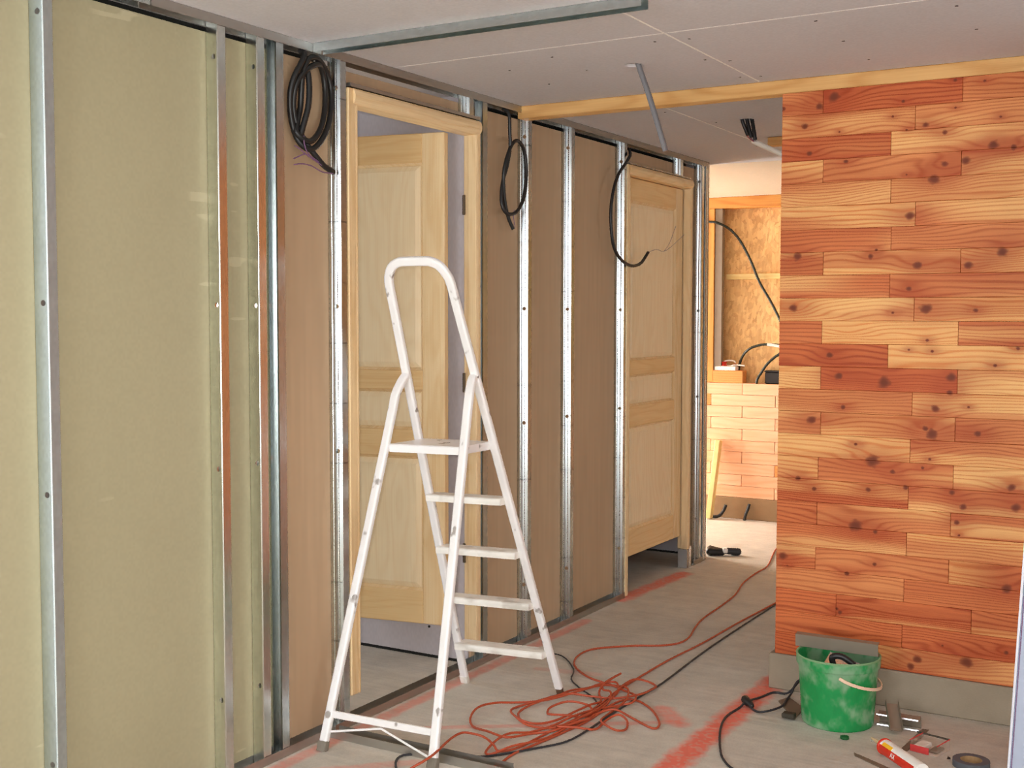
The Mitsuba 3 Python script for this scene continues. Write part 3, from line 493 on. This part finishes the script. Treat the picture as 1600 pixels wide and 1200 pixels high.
# ---------------------------------------------------------------- things at the far wall
k = 'wall_cable'; put(k, tube([(-0.66, 8.735, 2.268), (-0.600, 8.735, 2.262), (-0.55, 8.742, 2.253), (-0.473, 8.80, 2.207), (-0.395, 8.82, 2.117), (-0.307, 8.82, 1.96), (-0.24, 8.82, 1.805), (-0.138, 8.82, 1.636), (-0.052, 8.80, 1.478), (0.038, 8.735, 1.303), (0.10, 8.80, 1.10), (0.11, 8.80, 1.045)], 0.0095, 8, 5), 'cable_green', smooth=50)
tag(k, 'long dark cable swooping down across the chipboard of the far wall', 'cable')
k = 'arched_cable'; put(k + '__sheath', tube([(-0.41, 8.856, 1.05), (-0.405, 8.850, 1.15), (-0.362, 8.82, 1.243), (-0.299, 8.79, 1.298), (-0.234, 8.79, 1.323), (-0.159, 8.79, 1.333), (-0.05, 8.79, 1.32), (0.1, 8.80, 1.22), (0.16, 8.80, 1.045)], 0.0095, 8, 5), 'cable_green', smooth=50)
put(k + '__sleeve', tube([(-0.16, 8.789, 1.3335), (-0.11, 8.789, 1.329), (-0.065, 8.789, 1.322)], 0.0125, 8, 3), 'white', smooth=50)
tag(k, 'dark cable with a white sleeve arching over the pale block ledge of the far wall', 'cable')
k = 'bowed_cable'; put(k, tube([(-0.235, 8.77, 1.036), (-0.228, 8.77, 1.07), (-0.206, 8.775, 1.11), (-0.147, 8.775, 1.194), (-0.05, 8.775, 1.268), (0.06, 8.78, 1.29), (0.2, 8.80, 1.2), (0.25, 8.80, 1.04)], 0.010, 8, 5), 'cable_green', smooth=50)
tag(k, 'plain dark cable rising from the ledge beside the black box', 'cable')
k = 'black_box'; put(k + '__body', cbox(-0.176, 0.02, 8.785, 8.865, 1.0365, 1.125, 0.006), 'black'); put(k + '__lid', cbox(-0.180, 0.024, 8.781, 8.869, 1.1255, 1.136, 0.004), 'cord_black'); tag(k, 'small black box on the far ledge by the edge of the red wood wall', 'box')
k = 'loose_block'; wood(k, cbox(-0.586, -0.339, 8.752, 8.842, 1.0365, 1.131, 0.002), 'dark_block', 'x'); tag(k, 'single orange wood block lying on top of the pale block courses', 'wood block')
k = 'white_tray'; put(k, hull([(x, y, z) for x, y, e in ((-0.565, 8.76, 0), (-0.40, 8.76, 0), (-0.565, 8.83, 0), (-0.40, 8.83, 0)) for z in (1.1315, 1.158)] + [(-0.55, 8.765, 1.165), (-0.42, 8.825, 1.165)]), 'white'); tag(k, 'flat white tray resting on the single orange wood block', 'tray')
k = 'red_reel'; t = lathe([(0.006, 0), (0.026, 0), (0.026, 0.006), (0.018, 0.008), (0.018, 0.022), (0.026, 0.024), (0.026, 0.03), (0.006, 0.03), (0.006, 0)], 20); t.apply_translation((-0.505, 8.795, 1.1665)); put(k, t, 'red'); tag(k, 'tiny red reel on the white tray of the far ledge', 'reel')
k = 'white_clip'; put(k, tube([(-0.49 + 0.045 * math.cos(a) + 0.03, 8.80 + 0.012 * math.sin(a * 2), 1.185 + 0.022 * math.sin(a) + 0.0) for a in np.linspace(0.2, 5.6, 12)] + [(-0.40, 8.80, 1.172), (-0.34, 8.80, 1.168)], 0.0065, 7, 4), 'white', smooth=50); tag(k, 'looped white plastic clip next to the tiny red reel', 'clip')
k = 'leaning_board'; b = cbox(-0.02, 0.02, 0, 0.06, 0, 0.60, 0.003); uvb = wuv(b, 'z'); M = trimesh.transformations.rotation_matrix(math.radians(-8), (1, 0, 0)); M2 = trimesh.transformations.rotation_matrix(math.radians(4.0), (0, 1, 0)); b.apply_transform(M2 @ M); b.apply_translation((-0.548, 8.60, 0.0)); b.apply_translation((0, 8.74 - b.vertices[:, 1].max(), -b.vertices[:, 2].min() + 0.0005)); put(k, b, 'timber_pale', uv=uvb); tag(k, 'pale yellow timber piece leaning on the far wall at the end of the partition', 'timber')
for P in ([(-0.56, 8.69, 0.012), (-0.50, 8.69, 0.016), (-0.465, 8.70, 0.05), (-0.445, 8.715, 0.105)], [(-0.292, 8.70, 0.0), (-0.285, 8.702, 0.04), (-0.272, 8.71, 0.08), (-0.262, 8.722, 0.125)]):
    k = used('floor_conduit'); put(k, tube(P, 0.0115, 8, 5), 'black', smooth=50); tag(k, 'black conduit end curling off the floor beside the leaning timber' if k == 'floor_conduit' else 'black conduit end standing upright before the far concrete base', 'electric conduit')
k = 'black_tool'; a = math.radians(28)
b1 = manifold_tm(m3.Manifold.batch_hull([m3.Manifold.sphere(r, 16).translate(p) for r, p in ((0.026, (-0.08, -0.01, 0.026)), (0.024, (-0.02, 0.012, 0.024)), (0.020, (-0.075, 0.02, 0.040)), (0.022, (0.0, -0.01, 0.024)))])); b2 = manifold_tm(m3.Manifold.batch_hull([m3.Manifold.sphere(r, 16).translate(p) for r, p in ((0.020, (0.01, 0.0, 0.030)), (0.022, (0.075, 0.012, 0.022)), (0.024, (0.10, 0.0, 0.024)))]))
b3 = cbox(0.000, 0.032, -0.040, 0.010, 0.020, 0.052, 0.006)
for nm, b, m in (('body', b1, 'black'), ('nose', b2, 'cord_black'), ('label', b3, 'white')):
    b.apply_transform(trimesh.transformations.rotation_matrix(a, (0, 0, 1))); b.apply_translation((0.040, 7.345, 0.0005)); put(k + '__' + nm, b, m, smooth=40)
tag(k, 'small black tool with a white patch lying on the brightly lit far floor', 'tool')

# ---------------------------------------------------------------- cords on the floor
ORANGE = [(0.255, 8.166, 0.006), (0.267, 7.915, 0.006), (0.279, 7.725, 0.006), (0.323, 7.516, 0.006), (0.412, 7.133, 0.006), (0.418, 6.895, 0.006), (0.445, 6.609, 0.006), (0.508, 6.297, 0.006), (0.533, 5.992, 0.006), (0.547, 5.734, 0.006), (0.581, 5.534, 0.006), (0.624, 5.351, 0.006), (0.621, 5.226, 0.006), (0.559, 5.141, 0.006), (0.458, 5.077, 0.006), (0.326, 4.942, 0.006), (0.308, 4.821, 0.006), (0.342, 4.699, 0.006), (0.41, 4.604, 0.006), (0.517, 4.521, 0.006), (0.628, 4.479, 0.008), (0.722, 4.429, 0.009), (0.798, 4.359, 0.021), (0.815, 4.285, 0.017), (0.761, 4.24, 0.006), (0.714, 4.131, 0.013), (0.696, 4.004, 0.022), (0.669, 3.901, 0.013), (0.621, 3.812, 0.006), (0.58, 3.74, 0.017), (0.579, 3.647, 0.021), (0.589, 3.552, 0.009), (0.618, 3.544, 0.008), (0.655, 3.614, 0.02), (0.69, 3.69, 0.018), (0.705, 3.791, 0.007), (0.721, 3.895, 0.012), (0.728, 4.023, 0.022), (0.728, 4.153, 0.014), (0.711, 4.308, 0.006), (0.691, 4.44, 0.016), (0.7, 4.552, 0.022), (0.743, 4.593, 0.01), (0.796, 4.563, 0.007), (0.817, 4.486, 0.019), (0.801, 4.389, 0.019), (0.719, 4.327, 0.007), (0.634, 4.29, 0.011), (0.547, 4.239, 0.022), (0.483, 4.116, 0.016), (0.434, 4.033, 0.006), (0.45, 3.962, 0.015), (0.502, 3.902, 0.022), (0.584, 3.862, 0.011), (0.674, 3.892, 0.007), (0.719, 3.992, 0.018), (0.736, 4.105, 0.02), (0.711, 4.308, 0.008), (0.695, 4.413, 0.009), (0.655, 4.479, 0.021), (0.608, 4.466, 0.017), (0.563, 4.395, 0.006), (0.532, 4.317, 0.013), (0.525, 4.197, 0.022), (0.481, 4.088, 0.013), (0.47, 4.0, 0.006), (0.509, 3.919, 0.017), (0.554, 3.87, 0.021), (0.604, 3.899, 0.009), (0.646, 3.974, 0.009), (0.678, 4.071, 0.021), (0.688, 4.183, 0.018), (0.689, 4.266, 0.007), (0.638, 4.351, 0.012), (0.63, 4.42, 0.03), (0.643, 4.545, 0.04), (0.627, 4.427, 0.03), (0.641, 4.381, 0.016), (0.69, 4.352, 0.021), (0.73, 4.235, 0.01), (0.72, 4.07, 0.008), (0.667, 4.012, 0.02), (0.611, 3.992, 0.019), (0.572, 4.034, 0.007), (0.557, 4.092, 0.011), (0.599, 4.157, 0.022), (0.675, 4.175, 0.015), (0.725, 4.125, 0.006), (0.753, 4.038, 0.015), (0.739, 3.954, 0.022), (0.694, 3.855, 0.011), (0.631, 3.794, 0.007), (0.594, 3.69, 0.019), (0.502, 3.706, 0.02), (0.413, 3.749, 0.008), (0.351, 3.825, 0.01), (0.329, 3.916, 0.021), (0.35, 4.01, 0.016), (0.411, 4.087, 0.006), (0.506, 4.152, 0.014), (0.569, 4.28, 0.022), (0.599, 4.431, 0.012), (0.662, 4.483, 0.007), (0.729, 4.433, 0.018), (0.785, 4.295, 0.02), (0.783, 4.159, 0.008), (0.791, 4.06, 0.009), (0.841, 3.99, 0.021), (0.9, 3.965, 0.017), (0.913, 4.021, 0.006), (0.885, 4.091, 0.013), (0.838, 4.114, 0.022), (0.814, 4.062, 0.013), (0.815, 3.963, 0.006), (0.758, 3.917, 0.017), (0.697, 3.881, 0.021), (0.729, 3.973, 0.009), (0.742, 4.109, 0.008), (0.796, 4.167, 0.02), (0.877, 4.15, 0.006), (0.995, 4.082, 0.006), (0.995, 4.144, 0.006), (0.915, 4.264, 0.006), (0.821, 4.345, 0.006), (0.764, 4.339, 0.006), (0.743, 4.243, 0.006), (0.749, 4.061, 0.006), (0.733, 3.902, 0.006), (0.707, 3.745, 0.006), (0.681, 3.596, 0.006), (0.687, 3.494, 0.006), (0.684, 3.41, 0.006), (0.674, 3.306, 0.006), (0.625, 3.219, 0.006), (0.511, 3.228, 0.006), (0.491, 3.223, 0.03), (0.516, 3.267, 0.05), (0.524, 3.323, 0.06), (0.485, 3.477, 0.055), (0.474, 3.567, 0.05), (0.496, 3.597, 0.045), (0.537, 3.624, 0.03), (0.593, 3.598, 0.02), (0.625, 3.585, 0.006), (0.664, 3.652, 0.006), (0.675, 3.773, 0.006), (0.689, 3.925, 0.006), (0.701, 4.058, 0.006), (0.703, 4.22, 0.006), (0.687, 4.394, 0.006), (0.686, 4.648, 0.006), (0.692, 4.945, 0.006), (0.718, 5.284, 0.006), (0.731, 5.704, 0.006), (0.758, 6.22, 0.006), (0.78, 6.665, 0.006)]
BLACK = [(0.785, 6.739, 0.006), (0.771, 6.183, 0.006), (0.775, 5.26, 0.006), (0.803, 4.632, 0.006), (0.797, 4.404, 0.006), (0.792, 4.111, 0.006), (0.795, 3.942, 0.006), (0.783, 3.793, 0.006), (0.725, 3.683, 0.006), (0.631, 3.542, 0.006), (0.578, 3.5, 0.006), (0.505, 3.489, 0.006), (0.413, 3.429, 0.006), (0.355, 3.381, 0.006), (0.367, 3.322, 0.006), (0.42, 3.255, 0.006), (0.512, 3.188, 0.006)]
BLACK2 = [(0.11, 4.757, 0.006), (0.246, 4.76, 0.006), (0.393, 4.597, 0.006), (0.449, 4.468, 0.006), (0.544, 4.371, 0.006), (0.636, 4.298, 0.006), (0.742, 4.171, 0.006)]
k = 'extension_cord'; put(k, tube(ORANGE, 0.0044, 7, 4), 'cord_orange', smooth=50); tag(k, 'orange extension cord in a tangled heap at the foot of the ladder', 'cord')
k = 'extension_cord_001'; put(k, tube(BLACK, 0.0042, 6, 4), 'cord_black', smooth=50); tag(k, 'long black cord running beside the orange heap to the edge of the red wood wall', 'cord')
k = 'extension_cord_002'; put(k, tube(BLACK2, 0.0032, 6, 4), 'cord_black', smooth=50); tag(k, 'thin dark cord snaking from under the lowest ladder step into the orange heap', 'cord')
k = 'extension_cord_003'
put(k + '__cable', tube([(1.44, 4.70, 0.20), (1.400, 4.675, 0.137), (1.345, 4.715, 0.06), (1.300, 4.735, 0.010), (1.245, 4.735, 0.005), (1.218, 4.643, 0.005), (1.201, 4.562, 0.012)], 0.0044, 7, 6), 'cord_black', smooth=50)
put(k + '__cable', tube([(1.45, 4.70, 0.19), (1.403, 4.67, 0.115), (1.352, 4.70, 0.075), (1.325, 4.715, 0.02), (1.327, 4.65, 0.0125), (1.335, 4.556, 0.0122), (1.300, 4.466, 0.0115), (1.258, 4.470, 0.006), (1.216, 4.508, 0.014)], 0.0044, 7, 6), 'cord_black', smooth=50)
put(k + '__cable', tube([(1.197, 4.515, 0.014), (1.192, 4.474, 0.006), (1.184, 4.351, 0.005), (1.217, 4.198, 0.005), (1.298, 3.986, 0.005), (1.357, 3.887, 0.005), (1.419, 3.83, 0.005), (1.5, 3.76, 0.005)], 0.0044, 7, 6), 'cord_black', smooth=50)
pl = manifold_tm(m3.Manifold.batch_hull([m3.Manifold.sphere(r, 16).translate(p) for r, p in ((0.017, (1.190, 4.548, 0.018)), (0.016, (1.212, 4.520, 0.017)), (0.010, (1.232, 4.502, 0.013)), (0.010, (1.182, 4.57, 0.016)))])); put(k + '__plug', pl, 'black', smooth=40)
tag(k, 'black cord with joined plugs curving from the green bucket across the red stripe', 'cord')
k = 'wall_stub'; put(k, tube([(1.188, 4.885, 0.0), (1.19, 4.88, 0.03), (1.193, 4.872, 0.062)], 0.009, 8, 4), 'black', smooth=50); tag(k, 'short black conduit stub at the left corner of the concrete base', 'electric conduit')

# ---------------------------------------------------------------- green bucket and what lies on it
BX, BY = 1.562, 4.53; k = 'bucket'
prof = [(0.0, 0.002), (0.122, 0.002), (0.129, 0.0), (0.133, 0.006), (0.136, 0.05), (0.141, 0.13), (0.146, 0.20), (0.149, 0.222), (0.1535, 0.224), (0.155, 0.228), (0.156, 0.255), (0.1535, 0.260), (0.149, 0.258), (0.1465, 0.228), (0.138, 0.13), (0.131, 0.02), (0.126, 0.008), (0.0, 0.008)]
t = lathe(prof, 64); t.apply_translation((BX, BY, 0.0008)); put(k + '__body', t, 'green_plastic', smooth=40)
t = lathe([(0.1525, 0.2575), (0.1560, 0.2570), (0.1575, 0.2610), (0.1545, 0.2645), (0.1500, 0.2620), (0.1500, 0.2580), (0.1525, 0.2575)], 64); t.apply_translation((BX, BY, 0.0008)); put(k + '__rim', t, 'rim_dusty', smooth=40)
df, rt = np.array([0.26, -0.9656]), np.array([0.9656, 0.26])
hp = []
for i in range(25):
    f = math.pi * (0.01 + i / 24 * 0.98); z = 0.214 - 0.062 * math.sin(f) ** 0.8; R = 0.150 + 0.010 * min(1, math.sin(f) * 3); q = R * (math.cos(f) * df + math.sin(f) * rt); hp.append((BX + q[0], BY + q[1], z))
put(k + '__handle', sweep(np.array(hp), oval(0.012, 0.006, 0.002), ref=(0, 0, 1)), 'handle_pink', smooth=40)
tag(k, 'green plastic mortar bucket smeared with plaster before the red wood wall', 'bucket')
def channel(key, a, b, up, w, fl, m, th=0.0011, flip=False):
    """A C rail offcut from a to b; 'up' lies across its web; flanges point to the side."""
    a, b, up = np.array(a, float), np.array(b, float), np.array(up, float); d = b - a; Ln = np.linalg.norm(d); d /= Ln; up -= d * (up @ d); up /= np.linalg.norm(up); n = np.cross(d, up) * (-1 if flip else 1)
    t = manifold_tm(strip_profile([(-w / 2 + 0.005, fl), (-w / 2, fl - 0.0), (-w / 2, 0), (w / 2, 0), (w / 2, fl), (w / 2 - 0.005, fl)][1:-1], th).extrude(Ln)); v = t.vertices.copy()
    t.vertices = a + v[:, :1] * up + v[:, 1:2] * n + v[:, 2:] * d; t.process(validate=False)
    return put(key, t, m)
k = channel('rail_offcut', (1.392, 4.540, 0.2905), (1.706, 4.548, 0.2885), (0, -0.10, 1), 0.046, 0.030, 'zinc_matte', flip=True)
tag(k, 'grey rail offcut laid across the rim of the green bucket', 'rail offcut')
k = channel('rail_offcut', (1.702, 4.606, 0.0245), (1.855, 4.612, 0.0245), (0, -0.3, 1), 0.046, 0.036, 'zinc_matte')
for za in (0.003, 0.0445):
    b = cbox(1.702, 1.856, -0.0008, 0.0008, -0.0030, 0.0030, 0.0003); b.apply_transform(trimesh.transformations.rotation_matrix(math.radians(-14), (1, 0, 0))); b.apply_translation((0, 4.566 - za * 0.3, za + 0.0010)); put(k + '__lip', b, 'steel_bright')
tag(k, 'bright rail offcut lying on the floor right of the bucket', 'rail offcut')
k = channel('rail_offcut', (1.748, 4.592, 0.082), (1.790, 4.488, 0.016), (0.75, 0.45, 0.0), 0.046, 0.020, 'zinc_matte'); tag(k, 'short rail offcut tilted over the bright rail beside the bucket', 'rail offcut')
k = 'metal_tool'
bl = cbox(-0.060, 0.060, -0.002, 0.002, -0.06, 0.055, 0.0015); bl.apply_transform(trimesh.transformations.rotation_matrix(math.radians(-62), (1, 0, 0))); bl.apply_transform(trimesh.transformations.rotation_matrix(math.radians(14), (0, 1, 0))); bl.apply_translation((1.580, 4.492, 0.222)); put(k + '__blade', bl, 'steel_bright')
put(k + '__handle', tube([(1.560, 4.475, 0.228), (1.556, 4.470, 0.262), (1.590, 4.475, 0.268), (1.635, 4.485, 0.240)], 0.012, 8, 5), 'black', smooth=50)
tag(k, 'shiny metal blade with a black grip sticking out of the green bucket', 'tool')

# ---------------------------------------------------------------- scraps in the lower right
def flat(key, pts, th, m, z=0.0006):
    P = [(x, y, z + h) for x, y in pts for h in (0, th)]; return put(key, hull(P), m)
k = flat('brown_plate', [(1.296, 4.640), (1.318, 4.705), (1.412, 4.60), (1.418, 4.455)], 0.006, 'scrap_brown'); tag(k, 'brown scrap plate lying on the floor left of the green bucket', 'plate')
k = put('dark_wedge', cbox(1.372, 1.420, 4.44, 4.475, 0.0072, 0.026, 0.003), 'scrap_dark'); tag(k, 'small dark wedge on the brown plate at the foot of the bucket', 'wedge')
c = lathe([(0, 0), (0.015, 0), (0.016, 0.003), (0.0155, 0.009), (0.012, 0.010), (0, 0.010)], 20); c.apply_translation((1.638, 4.352, 0.0006)); k = put('green_cap', c, 'green_dark', smooth=30); tag(k, 'small dark green cap on the floor in front of the bucket', 'cap')
k = flat('grey_strip', [(1.706, 4.222), (1.716, 4.195), (1.845, 4.110), (1.852, 4.135)], 0.003, 'scrap_brown'); tag(k, 'thin grey strip at the bottom edge left of the sealant cartridge', 'strip')
k = flat('grey_strip', [(1.838, 4.31), (1.862, 4.305), (1.885, 4.60), (1.862, 4.60)], 0.003, 'scrap_brown'); tag(k, 'thin grey strip poking out behind the sealant cartridge toward the clear box', 'strip')
A, Bv = np.array([1.800, 4.262, 0.0315]), np.array([2.035, 4.010, 0.0315]); d = (Bv - A) / np.linalg.norm(Bv - A); k = 'sealant_cartridge'
def along(prof, n=28):
    t = lathe([(r, z) for r, z in prof], n); t.apply_scale(1.14); t.apply_transform(trimesh.geometry.align_vectors((0, 0, 1), d)); t.apply_translation(A); return t
put(k + '__body', along([(0, 0.002), (0.023, 0.002), (0.0235, 0.004), (0.0235, 0.215), (0, 0.215)]), 'white', smooth=40)
put(k + '__collar', along([(0.0, -0.006), (0.013, -0.006), (0.024, 0.0), (0.0258, 0.002), (0.0258, 0.008), (0.0236, 0.010), (0.0, 0.010)]), 'red', smooth=40)
put(k + '__nozzle', along([(0.0, -0.075), (0.003, -0.075), (0.009, -0.006), (0.0, -0.006)], 14), 'nozzle', smooth=40)
u1 = np.array([0, 0, 1.0]); u2 = np.cross(d, u1)
def sector(a0, a1, s0, s1, R=0.0239):
    aa = np.radians(np.linspace(a0, a1, 14)); V = []; 
    for s in (s0, s1):
        for r in (R, R - 0.0006):
            V += [A + 1.14 * (d * s + r * (math.cos(a) * u1 + math.sin(a) * u2)) for a in aa]
    n = 14; F = []
    for q0, q1 in ((0, 2), (3, 1), (1, 0), (2, 3)):
        for i in range(n - 1): F += [(q0 * n + i, q0 * n + i + 1, q1 * n + i + 1), (q0 * n + i, q1 * n + i + 1, q1 * n + i)]
    return trimesh.Trimesh(np.array(V), np.array(F), process=False)
sg = 1 if u2 @ np.array([-0.7, -0.7, 0]) > 0 else -1
put(k + '__label', cat(*[trimesh.Trimesh(q.vertices, q.faces if sg > 0 else q.faces[:, ::-1], process=False) for q in (sector(sg * 58, sg * 150, 0.010, 0.205),)]), 'red', smooth=False)
q = sector(sg * 28, sg * 58, 0.022, 0.075); put(k + '__label_band', trimesh.Trimesh(q.vertices, q.faces if sg > 0 else q.faces[:, ::-1], process=False), 'yellow')
try:
    tx = meshkit.text_mesh('AX', 0.016, 0.0004, True); vv = tx.vertices.copy(); a0 = math.radians(sg * 84); nrm = math.cos(a0) * u1 + math.sin(a0) * u2; acr = np.cross(nrm, d)
    tx.vertices = A + nrm * 0.0274 + d * 0.088 + (vv[:, :1]) * d + (vv[:, 1:2] - 0.008) * acr + vv[:, 2:] * nrm; put(k + '__lettering', tx, 'white')
except Exception as e: print('text', e)
tag(k, 'white and red sealant cartridge with a long nozzle lying at the bottom edge', 'cartridge')
k = 'screw_box'; ang = math.radians(-14); C0 = np.array([1.932, 4.385, 0.0008])
def sb(x0, x1, y0, y1, z0, z1, nm, m, c=0.001):
    b = cbox(x0, x1, y0, y1, z0, z1, c); b.apply_transform(trimesh.transformations.rotation_matrix(ang, (0, 0, 1))); b.apply_translation(C0); put(k + '__' + nm, b, m)
sb(-0.05, 0.05, -0.05, 0.05, 0.0, 0.002, 'base', 'pvc_white')
for x0, x1, y0, y1 in ((-0.05, -0.0485, -0.05, 0.05), (0.0485, 0.05, -0.05, 0.05), (-0.05, 0.05, -0.05, -0.0485), (-0.05, 0.05, 0.0485, 0.05)): sb(x0, x1, y0, y1, 0.002, 0.038, 'side', 'clear', 0.0003)
sb(-0.049, 0.02, -0.0530, -0.0512, 0.002, 0.026, 'label', 'red_label', 0.0003)
sb(-0.045, -0.005, -0.035, 0.03, 0.003, 0.022, 'content', 'pvc_white', 0.004); sb(0.005, 0.040, -0.030, 0.035, 0.003, 0.012, 'content', 'scrap_brown', 0.004)
sb(-0.075, 0.048, 0.052, 0.056, 0.034, 0.040, 'lid_edge', 'scrap_dark', 0.0008); sb(-0.052, -0.048, -0.05, 0.05, 0.0385, 0.041, 'lid_edge', 'red_label', 0.0006); sb(0.048, 0.052, -0.05, 0.05, 0.0385, 0.041, 'lid_edge', 'red_label', 0.0006)
tag(k, 'clear plastic box with a red label on the floor behind the sealant cartridge', 'box')
k = 'tape_roll'; t = lathe([(0.036, 0), (0.060, 0), (0.061, 0.001), (0.061, 0.022), (0.060, 0.023), (0.036, 0.023), (0.036, 0)], 48); t.apply_translation((2.085, 4.305, 0.0008)); put(k + '__tape', t, 'tape_grey', smooth=40)
t = lathe([(0.0335, 0.0), (0.0358, 0.0), (0.0358, 0.0225), (0.0335, 0.0225), (0.0335, 0.0)], 40); t.apply_translation((2.085, 4.305, 0.0008)); put(k + '__core', t, 'core_brown', smooth=40); tag(k, 'grey roll of tape flat on the floor near the blue white post', 'tape roll')
k = put('dark_chip', hull([(2.0, 4.33, 0.0005), (2.012, 4.335, 0.0005), (2.006, 4.348, 0.0005), (2.0, 4.35, 0.004), (2.01, 4.34, 0.005)]), 'black'); tag(k, 'tiny dark chip on the floor between the clear box and the tape roll', 'chip')
t = lathe([(0, 0), (0.004, 0), (0.004, 0.001), (0.0018, 0.002), (0.0014, 0.022), (0, 0.024)], 12); t.apply_transform(trimesh.transformations.rotation_matrix(math.radians(80), (0.5, 1, 0))); t.apply_translation((1.729, 4.371, 0.006)); t.apply_translation((0, 0, 0.0006 - t.vertices[:, 2].min())); k = put('screw', t, 'steel_bright', smooth=40); tag(k, 'single shiny screw on the floor beyond the cartridge nozzle', 'screw')

for kk, tt in {'bucket__handle': 'pale pink strap handle', 'bucket__rim': 'dusty pale rim', 'sealant_cartridge__label': 'red printed label', 'sealant_cartridge__label_band': 'yellow band', 'sealant_cartridge__nozzle': 'tapered beige nozzle', 'screw_box__label': 'red label',
               'tape_roll__core': 'brown cardboard core', 'arched_cable__sleeve': 'white sleeve', 'black_tool__label': 'white patch', 'metal_tool__handle': 'black grip', 'step_ladder__foot_001': 'yellowed end cap', 'step_ladder__foot_003': 'bare rusty leg end', 'step_ladder__platform': 'wide top platform'}.items():
    if kk in scene: labels[kk] = {'label': tt}
